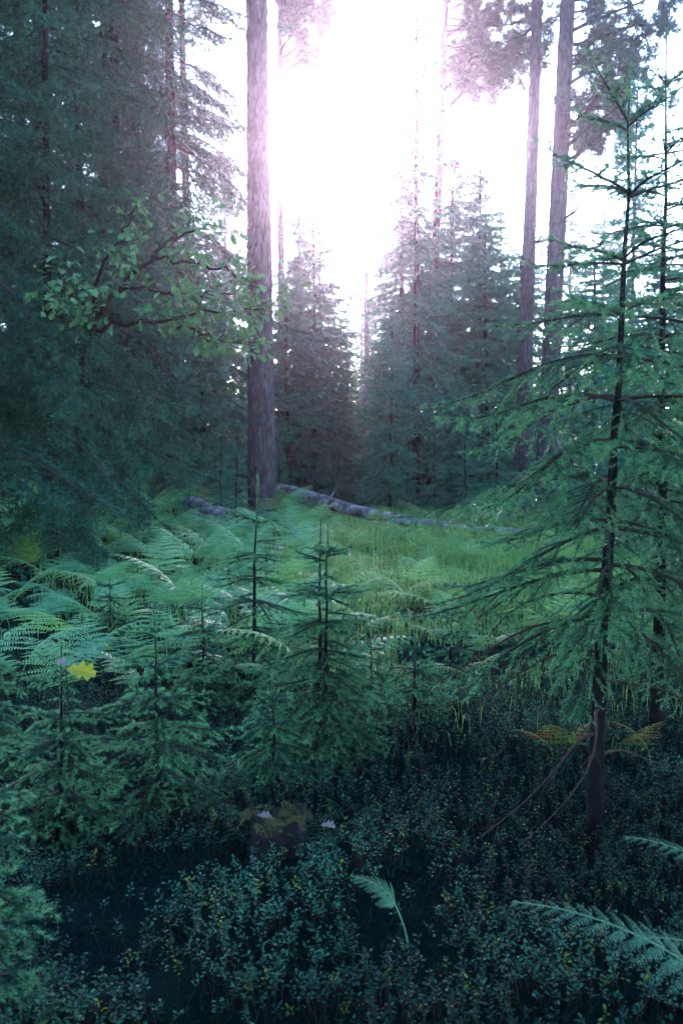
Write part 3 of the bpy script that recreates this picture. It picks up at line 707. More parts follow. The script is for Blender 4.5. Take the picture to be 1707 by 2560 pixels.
def gpt(px, Y, dz): 
    q = foot(px, Y); return (q.x, q.y, q.z + dz)
log('fallen_log', gpt(694, 18.6, 0.54), gpt(1085, 16.2, 0.16), 0.125, 0.085, 'long pale fallen trunk sloping away beside the thick pine', 61, stubs=3)
log('fallen_log', gpt(1050, 16.8, 0.26), gpt(1330, 15.4, 0.12), 0.075, 0.06, 'thinner fallen trunk beyond the end of the long pale one', 62, stubs=1)
log('fallen_log', gpt(470, 15.6, 0.26), gpt(572, 14.6, 0.30), 0.12, 0.14, 'short dark log with its round cut end on the ferny bank', 63, stubs=0)
log('fallen_log', gpt(700, 14.6, 0.38), gpt(792, 13.4, 0.20), 0.06, 0.05, 'small pale log in front of the long fallen trunk', 64, stubs=0)

# ------------------------------------------------------------------ oak
def oak_leaf(L, seed):
    r = np.random.default_rng(seed); n_ = 25; t = np.linspace(0, 1, n_)
    w = 0.33 * L * np.sin(math.pi * np.clip(t, 0, 1) ** 1.35) ** 0.6 * (0.78 + 0.26 * np.cos(t * math.pi * 2 * 3.6 + 2.2)) + 0.004 * L
    z = 0.10 * L * np.sin(t * 2.5) - 0.16 * L * t ** 2
    mid = np.stack([t * L, 0 * t, z], 1); cup = 0.25 + 0.2 * r.random()
    left = mid + np.stack([w * 0.35, w, cup * w + r.normal(0, 0.01 * L, n_)], 1); right = mid + np.stack([w * 0.35, -w, cup * w + r.normal(0, 0.01 * L, n_)], 1)
    v = np.vstack([mid, left, right]); i_ = np.arange(n_ - 1)
    f = np.vstack([np.stack([i_, i_ + 1, i_ + 1 + n_, i_ + n_], 1), np.stack([i_ + 1, i_, i_ + 2 * n_, i_ + 1 + 2 * n_], 1)])
    g = Geo().add(v, f, 0, np.tile(0.35 + 0.3 * t, 3))
    vv, ff = prisms(np.array([[-0.10 * L, 0, 0.0]]), np.array([[0.3 * L, 0, 0.02 * L]]), np.array([0.012 * L]), np.array([0.006 * L])); g.add(vv, ff, 0, 0.6)
    return g
OAK = [oak_leaf(0.115, 900 + q).mesh('leaf', ['oak_leaf']) for q in range(5)]
oy = 11.3
ob = foot(205, oy)
oak = tag(obj('oak_tree', None, loc=ob), 'young oak with lobed leaves stretching a bough in front of the thick pine trunk', 'oak')
def op(px, py, Y): return np.array(at(px, py, Y) - ob)
stem_pts = np.array([(0, 0, -0.2), op(196, 1250, oy) * [1, 1, 1], op(203, 920, oy), op(228, 835, oy)])
def spline(P, n_=14):
    P = np.asarray(P, float); t = np.linspace(0, len(P) - 1, n_); i_ = np.clip(t.astype(int), 0, len(P) - 2); w = (t - i_)[:, None]
    Q = np.vstack([2 * P[0] - P[1], P, 2 * P[-1] - P[-2]]); a, b_, c_, d_ = Q[i_], Q[i_ + 1], Q[i_ + 2], Q[i_ + 3]
    return 0.5 * (2 * b_ + (c_ - a) * w + (2 * a - 5 * b_ + 4 * c_ - d_) * w ** 2 + (3 * b_ - a - 3 * c_ + d_) * w ** 3)
sp = spline(stem_pts); v, f = tube(sp, np.linspace(0.055, 0.036, 14), 9)
obj('trunk', Geo().add(v, f, 0, 0.4, True).mesh('trunk', ['spruce_bark']), oak)
boughs_px = [[(228, 835), (275, 812, 9.3), (420, 790, 9.1), (560, 780, 8.9), (672, 770, 8.8)],
             [(228, 835), (300, 720, 9.2), (380, 640, 9.0), (450, 590, 8.9), (520, 560, 8.8)],
             [(228, 835), (250, 700, 9.5), (300, 600, 9.4), (340, 520, 9.3)],
             [(420, 790, 9.1), (480, 830, 8.9), (560, 850, 8.8), (610, 855, 8.7)],
             [(380, 640, 9.0), (470, 660, 8.8), (560, 680, 8.7), (650, 720, 8.6)],
             [(275, 812, 9.3), (230, 770, 9.0), (190, 740, 8.8), (150, 720, 8.7)],
             [(300, 720, 9.2), (400, 720, 8.9), (500, 735, 8.8), (600, 745, 8.7)]]
orr = np.random.default_rng(77); spots = []; OB = []
for q, B in enumerate(boughs_px):
    P = spline([op(x[0], x[1], x[2] if len(x) > 2 else oy) for x in B], 16)
    P[1:-1] += orr.normal(0, 0.02, (14, 3))
    g = Geo(); v, f = tube(P, np.linspace(0.028 if q < 3 else 0.014, 0.004, 16), 7); g.add(v, f, 0, 0.4, True)
    a0, a1 = [], []
    for i_ in range(4, 16):
        for _ in range(2):
            d = norm(norm(P[min(i_ + 1, 15)] - P[i_ - 1]) + orr.normal(0, 0.7, 3) + np.array([0, 0, 0.1])); l = orr.uniform(0.1, 0.34)
            a0.append(P[i_]); a1.append(P[i_] + d * l)
            for s_ in (1.0, orr.uniform(0.5, 0.95)):
                spots.append((P[i_] + d * l * s_, d, q))
    v, f = prisms(np.array(a0), np.array(a1), np.full(len(a0), 0.004), np.full(len(a0), 0.002)); g.add(v, f, 0, 0.4)
    OB.append(obj('branch', g.mesh('branch', ['spruce_bark']), oak))
orr.shuffle(spots)
spots = [(a_[0], a_[1], int(a_[2])) for a_ in spots]
for q, (pos, d, bi) in enumerate(spots[:295]):
    az = math.atan2(d[1], d[0]) + orr.normal(0, 0.9)
    obj('leaf', OAK[q % 5], OB[bi], pos, (orr.normal(0, 0.8), orr.normal(0.4, 0.6), az), orr.uniform(0.6, 0.95))
rest = Geo(); OG = [oak_leaf(0.115, 900 + q) for q in range(3)]
for q, (pos, d) in enumerate([(p_, d_) for p_, d_, _ in spots[295:]] + [(p_ + orr.normal(0, 0.07, 3), d_) for p_, d_, _ in spots]):
    s_ = orr.uniform(0.55, 0.9); az = math.atan2(d[1], d[0]) + orr.normal(0, 1.2)
    rest.merge(OG[q % 3], Matrix.Translation(pos) @ Euler((orr.normal(0, 0.8), orr.normal(0.4, 0.6), az)).to_matrix().to_4x4() @ Matrix.Diagonal((s_, s_, s_, 1)))
o = obj('leaves', rest.mesh('leaves', ['oak_leaf']), oak); o['kind'] = 'stuff'

# oak seedling with one bright yellow leaf by the short spruce
sb = foot(172, 4.0)
seed_root = tag(obj('oak_seedling', None, loc=sb), 'tiny oak seedling with one bright yellow leaf beside the short spruce', 'seedling')
tp = np.array(at(165, 1672, 4.0) - sb)
P = spline([(0, 0, -0.02), tp * [0.4, 1, 0.5], tp], 8); v, f = tube(P, np.linspace(0.004, 0.002, 8), 6)
obj('stem', Geo().add(v, f, 0, 0.4, True).mesh('stem', ['twig']), seed_root)
o = obj('leaf', oak_leaf(0.125, 41).mesh('leaf', ['oak_yellow']), seed_root, tp, (1.0, 0.15, -0.1)); o['label'] = 'bright yellow leaf'
o = obj('leaf', oak_leaf(0.07, 42).mesh('leaf', ['dead_leaf']), seed_root, tp + np.array([0, 0, 0.005]), (-0.3, -0.4, 2.2)); o['label'] = 'pale leaf'
obj('leaf', oak_leaf(0.06, 43).mesh('leaf', ['oak_leaf']), seed_root, tp, (0.2, -0.1, 3.4))

# ------------------------------------------------------------------ ferns
def pinna(L, n_, wd=0.15, droop=0.15, mat=0, r=rng, tint=0.5, lobes=False):
    """one side leaflet of a bracken frond along +X in the XY plane"""
    g = Geo(); t = (np.arange(n_) + 0.4) / n_
    l = wd * L * (1 - t) ** 0.85 * np.minimum(1, 0.55 + t * 3) + 0.012 * L
    zc = -droop * L * t ** 2
    base = np.stack([t * L, 0 * t, zc], 1); w = L / n_ * 0.44
    for s_ in (1, -1):
        a = np.radians(62 + r.normal(0, 5, n_)) * s_
        d = np.stack([np.cos(a), np.sin(a), -0.18 + r.normal(0, 0.08, n_)], 1)
        x = np.array([1., 0, 0]) * w
        tip = base + d * l[:, None]; m1 = base + d * l[:, None] * 0.45 + x * 0.9; m0 = base + d * l[:, None] * 0.4 - x * 0.75
        v = np.stack([base - x * 0.5, m0, tip, m1], 1).reshape(-1, 3)
        g.add(v, np.arange(n_ * 4).reshape(-1, 4), mat, np.repeat(np.clip(tint + r.normal(0, 0.08, n_), 0, 1), 4))
    p0 = np.stack([np.linspace(0, 0.9, 4)[:-1] * L, np.zeros(3), -droop * L * np.linspace(0, 0.9, 4)[:-1] ** 2], 1); p1 = np.stack([np.linspace(0, 0.95, 4)[1:] * L, np.zeros(3), -droop * L * np.linspace(0, 0.95, 4)[1:] ** 2], 1)
    v, f = prisms(p0, p1, np.full(3, 0.008 * L + 0.0006), np.full(3, 0.005 * L + 0.0004)); g.add(v, f, mat, tint)
    return g

def frond_path(stipe, L, lean, arch, n_=22):
    """stalk rises from the ground, then the blade arches over along +X"""
    t = np.linspace(0, 1, n_); tot = stipe + L; s = t * tot
    pit = np.where(s < stipe, math.pi / 2 - lean * (s / stipe), math.pi / 2 - lean - arch * ((s - stipe) / L) ** 0.8)
    d = np.stack([np.cos(pit), 0 * pit, np.sin(pit)], 1) * tot / (n_ - 1)
    return np.vstack([[0, 0, 0], np.cumsum(d, 0)[:-1]]), s

def frond(stipe, L, lean, arch, width, pairs=12, n_=9, seed=1, tint=0.5, mats=1, pick_mat=None):
    r = np.random.default_rng(seed); P, s = frond_path(stipe, L, lean, arch); g = Geo()
    v, f = tube(P, np.linspace(0.0045, 0.0012, len(P)), 4); g.add(v, f, 0, 0.7, True)
    D = norm(np.gradient(P, axis=0))
    for q in range(pairs):
        u = (q + 0.3) / pairs; ss = stipe + L * (1 - (1 - u) ** 1.25); i_ = np.searchsorted(s, ss); i_ = min(i_, len(P) - 1)
        w_ = (ss - s[i_ - 1]) / (s[i_] - s[i_ - 1]); c = P[i_ - 1] * (1 - w_) + P[i_] * w_; d = D[i_]
        pl = (width * (1 - u) ** 0.9 + 0.02) * r.uniform(0.88, 1.1)
        nn = max(4, int(n_ * (0.45 + 0.55 * (1 - u))))
        for sd_ in (1, -1):
            a = math.radians(72 - 22 * u + r.normal(0, 4)) * sd_
            side = np.array([0, 1., 0]); up = np.cross(d, side)
            xd = d * math.cos(a) + side * math.sin(a); up = up + r.normal(0, 0.08, 3)
            if up[2] < 0: up = -up
            yd = norm(np.cross(up, xd)); zd = np.cross(xd, yd)
            A = np.eye(4); A[:3, 0] = xd; A[:3, 1] = yd; A[:3, 2] = zd; A[:3, 3] = c
            g.merge(pinna(pl, nn, 0.17, 0.22, pick_mat(r) if pick_mat else 0, r, tint + r.normal(0, 0.05)), A)
    return g

FR = []
for q in range(7):
    r_ = np.random.default_rng(60 + q)
    FR.append(frond(r_.uniform(0.20, 0.42), r_.uniform(0.5, 0.75), r_.uniform(0.6, 1.0), r_.uniform(0.7, 1.1), r_.uniform(0.24, 0.33), 12, 13, 60 + q, 0.46 + 0.06 * q).mesh('frond', ['fern']))
FRC = [m_.copy() for m_ in FR]
for m_ in FRC: m_.materials[0] = M['fern_light']
FRY = [frond(0.3, 0.5, 0.4, 1.2, 0.22, 11, 8, 90 + q, 0.5).mesh('frond', ['fern_yellow']) for q in range(2)]

def fern(x, y, label, group, r, n_=None, size=1.0, meshes=FR, face=None):
    root = tag(obj('fern', None, loc=(x, y, gz(x, y) - 0.02)), label, 'fern', group)
    n_ = n_ or int(r.integers(2, 5)); a0 = r.random() * 6.28 if face is None else face
    for j in range(n_):
        obj('frond', meshes[int(r.integers(len(meshes)))], root, (r.normal(0, 0.05), r.normal(0, 0.05), 0), (r.normal(0, 0.08), r.normal(0, 0.1), a0 + j * 6.28 / n_ + r.normal(0, 0.35)), size * r.uniform(0.8, 1.15))
    return root

fr = np.random.default_rng(15)
def scatter(n_, x0, x1, y0, y1, ok, mind, r, tries=60):
    out_ = []
    for _ in range(n_ * tries):
        if len(out_) >= n_: break
        y = r.uniform(y0, y1); x = r.uniform(x0, x1)
        if ok(x, y) and all((x - a) ** 2 + (y - b_) ** 2 > mind ** 2 for a, b_ in out_): out_.append((x, y))
    return out_
half = lambda y: 0.343 * y + 0.5
for x, y in scatter(195, -6.5, 0.2, 5.9, 18.5, lambda x, y: abs(x) < half(y) and x < -0.02 * y - 0.1 + (0.3 if y < 9 else 0), 0.33, fr):
    u_ = x / y
    lab = ('blue green bracken at the frame edge beside the oak leaf spruce' if u_ < -0.25 and y < 9 else
           'blue green bracken between the tiny lone spruce and the bushy young spruces' if y < 9 else
           'bracken in the shade at the foot of the big spruces along the frame edge' if u_ < -0.22 else
           'bracken on the bank below the oak bough' if y < 13 else
           'bracken high on the bank around the short dark log' if u_ < -0.11 else
           'bracken around the foot of the thick pine trunk')
    fern(x, y, lab, 'bracken on the left bank', fr, size=fr.uniform(0.6, 0.95))
for x, y in scatter(105, -0.8, 6.0, 6.3, 19.0, lambda x, y: abs(x) < half(y), 0.48, fr):
    u_ = x / y
    lab = ('small light green bracken just behind the central pair of young spruces' if y < 9 and u_ < 0.1 else
           'small bracken seen under the boughs of the dewy spruce' if y < 9 else
           'bracken behind the trunk of the dewy spruce' if u_ > 0.2 else
           'light green bracken in the middle of the grassy clearing' if y < 14 else
           'pale bracken growing against the long fallen trunk')
    fern(x, y, lab, 'bracken in the grassy clearing', fr, size=fr.uniform(0.5, 0.78) * (0.75 if y < 8 else 1), meshes=FRC)
for px, py_d, lab in ((62, 9.6, 'yellowing fern frond at the frame edge among the blue green bracken'), (180, 13.2, 'yellowish fern upright among the blue green bracken'), (705, 15.8, 'yellow green fern beside the foot of the thick pine')):
    q = foot(px, py_d); fern(q.x, q.y, lab, 'yellowing ferns', fr, 2, 0.9, FRY)

# autumn bracken by the foot of the dewy spruce
mixm = lambda r: int(r.random() < 0.42)
AUT = [frond(0.16, 0.42, 0.45, 1.0, 0.20, 10, 11, 95 + q, 0.45, pick_mat=mixm).mesh('frond', ['fern_yellow', 'fern_orange']) for q in range(3)]
q = foot(1440, 4.7); fern(q.x, q.y, 'turning bracken with orange and green fronds just before the dark spruce trunk', 'turning bracken under the dewy spruce', fr, 3, 0.52, AUT, face=2.6)
q = foot(1600, 4.9); fern(q.x, q.y, 'turning bracken with yellow green fronds on the far side of the dark spruce trunk', 'turning bracken under the dewy spruce', fr, 3, 0.56, AUT, face=0.6)
# small rust coloured dead frond in the clearing
q = foot(958, 11.4)
fern(q.x, q.y, 'small rust brown withered fern in the bright grass', None, fr, 2, 0.42, [frond(0.3, 0.35, 0.5, 1.6, 0.2, 8, 7, 99, 0.5).mesh('frond', ['fern_orange'])])

# foreground ferns, leaflet by leaflet
def big_fern(base, az, stipe, L, lean, arch, width, pairs, label, seed, tint=0.45, tilt=0.0):
    r = np.random.default_rng(seed); P, s = frond_path(stipe, L, lean, arch, 26)
    root = tag(obj('fern', None, loc=base, rot=(tilt, 0, az)), label, 'fern', 'single fern fronds in the foreground')
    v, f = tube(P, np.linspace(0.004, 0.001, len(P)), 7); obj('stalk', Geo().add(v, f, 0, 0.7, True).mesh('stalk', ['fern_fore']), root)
    D = norm(np.gradient(P, axis=0))
    for q in range(pairs):
        u = (q + 0.3) / pairs; ss = stipe + L * (1 - (1 - u) ** 1.2); i_ = min(np.searchsorted(s, ss), len(P) - 1)
        w_ = (ss - s[i_ - 1]) / (s[i_] - s[i_ - 1]); c = P[i_ - 1] * (1 - w_) + P[i_] * w_; d = D[i_]
        for sd_ in (1, -1):
            pl = (width * (1 - u) ** 0.85 + 0.012) * r.uniform(0.9, 1.08); a = math.radians(70 - 22 * u + r.normal(0, 3)) * sd_
            side = np.array([0, 1., 0]); up = np.cross(d, side); up = -up if up[2] < 0 else up
            xd = d * math.cos(a) + side * math.sin(a); yd = norm(np.cross(up + r.normal(0, 0.06, 3), xd)); zd = np.cross(xd, yd)
            A = np.eye(4); A[:3, 0] = xd; A[:3, 1] = yd; A[:3, 2] = zd; A[:3, 3] = c
            g = Geo()
            n_ = max(5, int(15 * (1 - u) + 4)); sub = Geo()
            # pinnules themselves lobed: small pinnae set along the leaflet
            for k_ in range(n_):
                tt = (k_ + 0.4) / n_; sl = 0.17 * pl * (1 - tt) ** 0.85 * min(1, 0.6 + 3 * tt) + 0.004
                for s2 in (1, -1):
                    aa = math.radians(63 + r.normal(0, 4)) * s2; B = Matrix.Translation((tt * pl, 0, -0.14 * pl * tt ** 2)) @ Euler((0, 0.2, aa)).to_matrix().to_4x4()
                    g.merge(pinna(sl, 4, 0.30, 0.15, 0, r, tint + r.normal(0, 0.04)), B)
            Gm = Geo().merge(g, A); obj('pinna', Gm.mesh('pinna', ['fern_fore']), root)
    return root
q = at(1700, 2700, 2.15); big_fern((q.x + 0.27, q.y, gz(q.x, q.y)), 2.75, 0.30, 0.62, 0.75, 0.95, 0.17, 15, 'large fern frond arching over the berry shrubs at the bottom corner', 21)
q = foot(1030, 2.95); big_fern((q.x, q.y, q.z), 2.9, 0.20, 0.15, 0.5, 1.05, 0.085, 9, 'small pale fern standing alone among the berry shrubs', 22, 0.6)
q = foot(1960, 3.0); big_fern((q.x, q.y, q.z), 2.9, 0.26, 0.40, 0.7, 0.9, 0.12, 12, 'fern frond at the frame edge above the large arching one', 23)
q = foot(1930, 2.75); big_fern((q.x, q.y, q.z), 3.3, 0.16, 0.34, 0.8, 0.8, 0.11, 11, 'half hidden fern frond at the frame edge close over the large arching one', 24)

# ------------------------------------------------------------------ berry shrubs, grass
def vnoise(x, y, s, seed):
    r = np.random.default_rng(seed); T = r.random((64, 64)); x = x / s; y = y / s
    i_ = np.floor(x).astype(int); j = np.floor(y).astype(int); u = x - i_; w = y - j; u = u * u * (3 - 2 * u); w = w * w * (3 - 2 * w)
    g_ = lambda a, b_: T[a % 64, b_ % 64]
    return (g_(i_, j) * (1 - u) + g_(i_ + 1, j) * u) * (1 - w) + (g_(i_, j + 1) * (1 - u) + g_(i_ + 1, j + 1) * u) * w

def berry_shrubs(n_, y0, y1, xr, seed, leaf=0.017, nl=9):
    r = np.random.default_rng(seed)
    y = r.uniform(y0, y1, n_ * 4); x = r.uniform(-1, 1, n_ * 4) * (0.343 * y + 0.5) * xr
    k = vnoise(x + 40, y + 40, 0.33, seed) * 0.65 + vnoise(x + 40, y + 40, 0.12, seed + 1) * 0.35
    keep = (k > 0.39) | (r.random(len(x)) < 0.07); x = x[keep][:n_]; y = y[keep][:n_]; N = len(x)
    hgt = r.uniform(0.05, 0.16, N) * (0.7 + 0.6 * vnoise(x + 9, y + 9, 0.5, 3))
    b_ = np.stack([x, y, ground_z(x, y)], 1); top = b_ + np.stack([r.normal(0, 0.03, N), r.normal(0, 0.03, N), hgt], 1)
    g = Geo(); v, f = prisms(b_ - [0, 0, 0.02], top, np.full(N, 0.0013), np.full(N, 0.0008)); g.add(v, f, 1, 0.4)
    t = np.tile(0.55 + 0.45 * (np.arange(nl) + 0.5) / nl, N); idx = np.repeat(np.arange(N), nl)
    c = b_[idx] * (1 - t[:, None]) + top[idx] * t[:, None]
    az = np.tile(np.arange(nl) * 2.4, N) + np.repeat(r.random(N) * 6.28, nl) + r.normal(0, 0.3, N * nl)
    el = r.normal(0.35, 0.35, N * nl); l = leaf * r.uniform(0.6, 1.25, N * nl)
    d = np.stack([np.cos(az) * np.cos(el), np.sin(az) * np.cos(el), np.sin(el)], 1)
    s_ = norm(np.stack([-np.sin(az), np.cos(az), r.normal(0, 0.35, N * nl)], 1)); up = np.cross(d, s_)
    c = c + d * 0.004
    L_ = l[:, None]; w = 0.28 * L_
    pts = [c, c + d * L_ * 0.35 + s_ * w + up * 0.10 * L_, c + d * L_ * 0.75 + s_ * w * 0.8 + up * 0.06 * L_, c + d * L_ - up * 0.04 * L_, c + d * L_ * 0.75 - s_ * w * 0.8 + up * 0.06 * L_, c + d * L_ * 0.35 - s_ * w + up * 0.10 * L_]
    v = np.stack(pts, 1).reshape(-1, 3); o_ = (np.arange(N * nl) * 6)[:, None]
    tn = np.clip(r.normal(0.40, 0.20, N * nl) + 0.15 * (t - 0.6) + np.repeat((vnoise(x + 70, y + 70, 0.45, seed + 5) - 0.5) * 0.7, nl), 0, 1)
    odd = np.repeat(r.random(N) < 0.045, nl); keep_o = o_[~odd]; odd_o = o_[odd]
    F_ = lambda q_: np.vstack([q_ + [0, 1, 2, 3], q_ + [0, 3, 4, 5]])
    n0 = g.n; g.add(v, F_(keep_o), 0, np.repeat(tn, 6)); g.f[4].append(F_(odd_o) + n0); g.m[4].append(np.full(2 * len(odd_o), 2)); g.s[4].append(np.full(2 * len(odd_o), False))
    return g
g = berry_shrubs(10500, 1.6, 6.2, 1.25, 5, 0.0150, 9); g2 = berry_shrubs(4500, 5.5, 10.5, 1.0, 6, 0.022, 7)
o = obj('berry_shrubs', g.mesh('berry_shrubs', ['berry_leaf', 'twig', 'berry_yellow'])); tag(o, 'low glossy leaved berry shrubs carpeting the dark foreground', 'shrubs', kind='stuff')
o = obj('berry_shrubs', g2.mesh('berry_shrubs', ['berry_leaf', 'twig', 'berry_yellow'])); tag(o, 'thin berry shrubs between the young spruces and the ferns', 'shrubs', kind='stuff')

rm = np.random.default_rng(81); N = 60000
y = rm.uniform(1.4, 9.5, N) ; x = rm.uniform(-1, 1, N) * (0.36 * y + 0.5); p0 = np.stack([x, y, ground_z(x, y) - 0.004], 1)
d = norm(np.stack([rm.normal(0, 0.8, N), rm.normal(0, 0.8, N), np.ones(N) * 0.9], 1)); w = norm(np.cross(d, rm.normal(size=(N, 3)))) * 0.0045
v = np.stack([p0 - w, p0 + w, p0 + d * rm.uniform(0.015, 0.05, N)[:, None]], 1).reshape(-1, 3)
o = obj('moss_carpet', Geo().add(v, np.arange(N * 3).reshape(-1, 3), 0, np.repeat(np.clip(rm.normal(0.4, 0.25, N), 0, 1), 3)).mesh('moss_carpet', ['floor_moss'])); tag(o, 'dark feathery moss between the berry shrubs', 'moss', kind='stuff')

def grass(n_, seed):
    r = np.random.default_rng(seed)
    y = r.uniform(4.8, 20, n_ * 3); x = r.uniform(-0.35, 0.36, n_ * 3) * y + 0.4 * np.clip((y - 4) / 6, 0, 1)
    k = vnoise(x + 40, y + 40, 0.8, seed); keep = (k > 0.25) & ((x > -0.06 * y) | (r.random(len(x)) < 0.25)) & (r.random(len(x)) < np.clip((y - 4.8) / 4.0, 0, 1) ** 1.3); x = x[keep][:n_]; y = y[keep][:n_]; N = len(x)
    az = r.random(N) * 6.28; L = r.uniform(0.15, 0.5, N) * np.clip(0.08 + y * 0.075, 0, 1); wd = 0.0008 + 0.00055 * y
    d = np.stack([np.cos(az), np.sin(az), 0 * az], 1); b_ = np.stack([x, y, ground_z(x, y)], 1); bend = r.uniform(0.5, 1.6, N)
    s_ = np.stack([-np.sin(az), np.cos(az), 0 * az], 1) * wd[:, None] * 0.5; z = np.array([0, 0, 1.])
    P1 = b_ + z * (L * 0.5)[:, None] + d * (L * 0.15 * bend)[:, None]; P2 = b_ + z * (L * (0.95 - 0.35 * bend))[:, None] + d * (L * 0.55 * bend)[:, None]
    v = np.stack([b_ - s_, b_ + s_, P1 + s_ * 0.8, P1 - s_ * 0.8, P2], 1).reshape(-1, 3); o_ = (np.arange(N) * 5)[:, None]; tn = np.repeat(np.clip(r.normal(0.5, 0.25, N), 0, 1), 5)
    g = Geo(); g.add(v, o_ + [0, 1, 2, 3], 0, tn); g.add(v, o_ + [3, 2, 4], 0, tn); return g
o = obj('grass', grass(42000, 9).mesh('grass', ['grass'])); tag(o, 'fine wild grass in the brighter clearing', 'grass', kind='stuff')

# ------------------------------------------------------------------ stump
sb = foot(685, 3.72); r_ = np.random.default_rng(3)
stump = tag(obj('tree_stump', None, loc=sb), 'old mossy tree stump among the dark berry shrubs', 'stump')
k = 40; n_ = 14; t = np.linspace(0, 1, n_); a = np.arange(k) * 2 * math.pi / k
wob = 1 + 0.10 * np.sin(a * 3 + 1) + 0.06 * np.sin(a * 7)
rad = (0.10 + 0.05 * np.exp(-t * 5))[:, None] * wob[None] + r_.normal(0, 0.003, (n_, k))
rim = 0.03 * np.sin(a * 2 + 0.7) + 0.02 * np.sin(a * 5) + r_.normal(0, 0.006, k)
v, f = tube(np.stack([0 * t, 0 * t, -0.05 + 0.20 * t], 1), rad, k); v = v.reshape(n_, k, 3); v[-1, :, 2] += rim; v[-2, :, 2] += rim * 0.7; v = v.reshape(-1, 3)
obj('bark', Geo().add(v, f, 0, 0.5, False).mesh('bark', ['stump']), stump)
ring = v.reshape(n_, k, 3)[-1]; rings_ = [ring * [1, 1, 1]]
for s_ in (0.75, 0.5, 0.25): 
    q = ring * [s_, s_, 0]; q[:, 2] = 0.135 + r_.normal(0, 0.01, k); rings_.append(q)
V = np.vstack(rings_ + [[[0, 0, 0.13]]]); i_ = np.arange(k); j = (i_ + 1) % k
g = Geo(); [g.add(V, np.stack([i_ + q * k, j + q * k, j + (q + 1) * k, i_ + (q + 1) * k], 1), 0, 0.5) for q in range(3)]; g.add(V, np.stack([i_ + 3 * k, j + 3 * k, np.full(k, 4 * k)], 1), 0, 0.5)
obj('rotten_top', g.mesh('rotten_top', ['cut']), stump)
N = 5200; aa = r_.random(N) * 6.28; rr = np.sqrt(r_.random(N)) * 0.14; x = np.cos(aa) * rr; y = np.sin(aa) * rr
keep = vnoise(x + 5, y + 5, 0.045, 8) > 0.45; x, y = x[keep], y[keep]; N = len(x)
z = 0.147 - np.clip(np.hypot(x, y) - 0.12, 0, 1) * 1.2 + 0.012 * np.sin(x * 60) * np.cos(y * 50)
p0 = np.stack([x, y, z], 1); d = norm(np.stack([r_.normal(0, 0.7, N), r_.normal(0, 0.7, N), np.ones(N)], 1)); w = norm(np.cross(d, r_.normal(size=(N, 3)))) * 0.0016
v = np.stack([p0 - w, p0 + w, p0 + d * r_.uniform(0.008, 0.02, N)[:, None]], 1).reshape(-1, 3)
o = obj('moss', Geo().add(v, np.arange(N * 3).reshape(-1, 3), 0, np.repeat(np.clip(r_.normal(0.5, 0.25, N), 0, 1), 3)).mesh('moss', ['moss']), stump); o['kind'] = 'stuff'
GD = 'fallen dead leaves'
def dead_leaf(loc, L, mat, label, seed, rot):
    o_ = obj('fallen_leaf', oak_leaf(L, seed).mesh('fallen_leaf', [mat]), None, loc, rot); tag(o_, label, 'leaf', GD)
dead_leaf(sb + Vector((-0.075, -0.06, 0.165)), 0.075, 'dead_leaf', 'pale dead leaf lying on the front of the mossy stump', 71, (0.35, 0.12, 0.5))
dead_leaf(sb + Vector((0.17, -0.05, 0.13)), 0.06, 'dead_leaf', 'pale dead leaf beside the mossy stump', 72, (0.5, 0.1, 0.2))
q = foot(1080, 7.0); dead_leaf((q.x, q.y, q.z + 0.33), 0.10, 'dead_leaf', 'whitish leaf shining in the grass behind the young spruces', 73, (0.3, 0.2, 0.4))
q = foot(245, 6.4); dead_leaf((q.x, q.y, q.z + 0.25), 0.09, 'oak_yellow', 'yellowed leaf caught in the ferns on the bank', 74, (0.4, 0.5, 1.0))

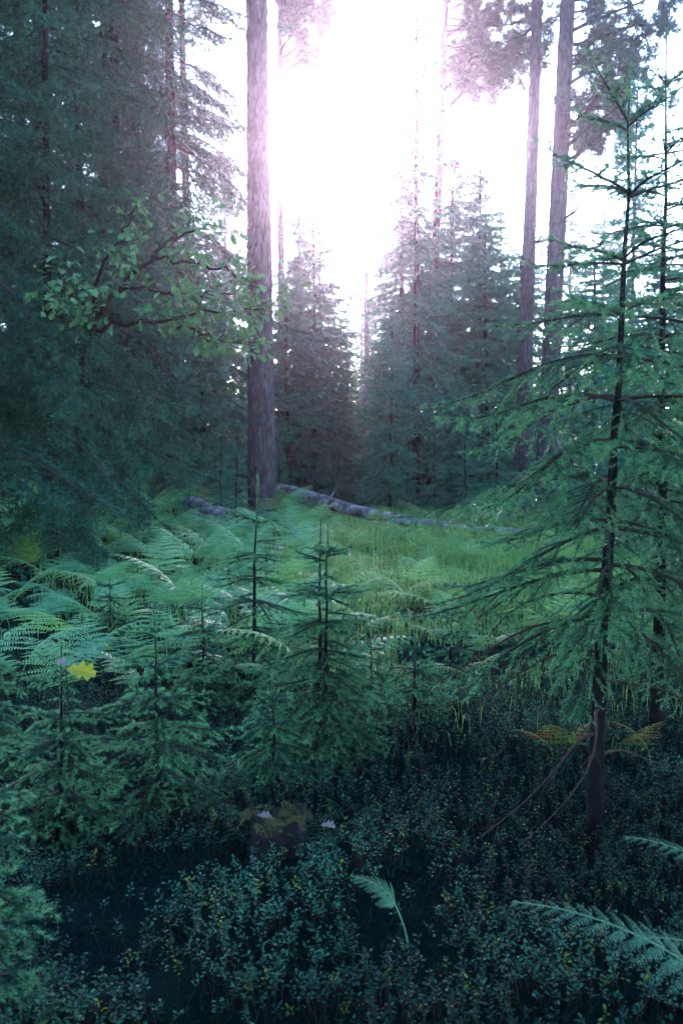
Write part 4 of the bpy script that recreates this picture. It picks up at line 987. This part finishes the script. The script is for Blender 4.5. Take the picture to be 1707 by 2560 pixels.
# ------------------------------------------------------------------ forest round about and the air
g = Geo(); rf = np.random.default_rng(44)
low_b = mk_boughs(2.2, 2, 8, 0.36, 0.17, 901, droop=0.18, lift=0.3, spacing=0.5, ratio=0.38, hang=0.35, rad=0.02, bare=0.05, minlat=0.15, sec=False)
lowc = crown_geo(17.0, 0.6, 2.6, 75, low_b, 9, hang_pitch=-0.3); lowt = trunk_geo(17.0, 0.16, 77, k=7)
places = []
for _ in range(4000):
    if len(places) > 72: break
    x, y = rf.uniform(-42, 42), rf.uniform(-24, 84)
    inview = y > 0 and abs(x) < 0.40 * y + 2.5
    if (inview and y < 66) or math.hypot(x, y + 1) < 4.2 or (y > 0 and math.hypot(x, y) < 9): continue
    if abs(x - math.tan(SUN_AZ) * y) < 5 and y > 66: continue
    if min([9] + [math.hypot(x - a, y - b_) for a, b_ in places]) < 3.2: continue
    places.append((x, y))
shade_crown = crown_geo(17.0, 4.2, 3.4, 90, low_b, 19, hang_pitch=-0.05)  # high-based crowns, unseen, added near the camera to shade the foreground
for x, y in ((-2.7, -0.5), (2.6, -0.8), (0.4, -2.6), (-3.2, -3.4), (3.4, -3.6)):
    A = Matrix.Translation((x, y, gz(x, y))) @ Euler((0, 0, rf.random() * 6.28)).to_matrix().to_4x4(); g.merge(shade_crown, A)
    lt = Geo().merge(lowt, A); lt.m = {k_: [m_ + 1 for m_ in lt.m[k_]] for k_ in lt.m}; g.merge(lt, Matrix.Identity(4))
for x, y in places:
    s = rf.uniform(0.8, 1.25); A = Matrix.Translation((x, y, gz(x, y))) @ Euler((0, 0, rf.random() * 6.28)).to_matrix().to_4x4() @ Matrix.Diagonal((s, s, s, 1))
    g.merge(lowc, A)
    lt = Geo().merge(lowt, A); lt.m = {k_: [m_ + 1 for m_ in lt.m[k_]] for k_ in lt.m}; 
    g.merge(lt, Matrix.Identity(4))
o = obj('surrounding_forest', g.mesh('surrounding_forest', ['needle_far', 'spruce_bark'])); tag(o, 'dense spruce forest closing in all around the clearing, plus unseen crowns added for shade', 'forest', kind='stuff')

hv = np.array([(sx, sy, sz) for sx in (-165, 165) for sy in (-165, 165) for sz in (-2.0, 27.0)], float)
hf = [(0, 1, 3, 2), (4, 6, 7, 5), (0, 4, 5, 1), (2, 3, 7, 6), (0, 2, 6, 4), (1, 5, 7, 3)]
o = obj('haze', Geo().add(hv, hf).mesh('haze', ['haze'])); tag(o, 'pale morning haze filling the forest air', 'haze', kind='stuff')
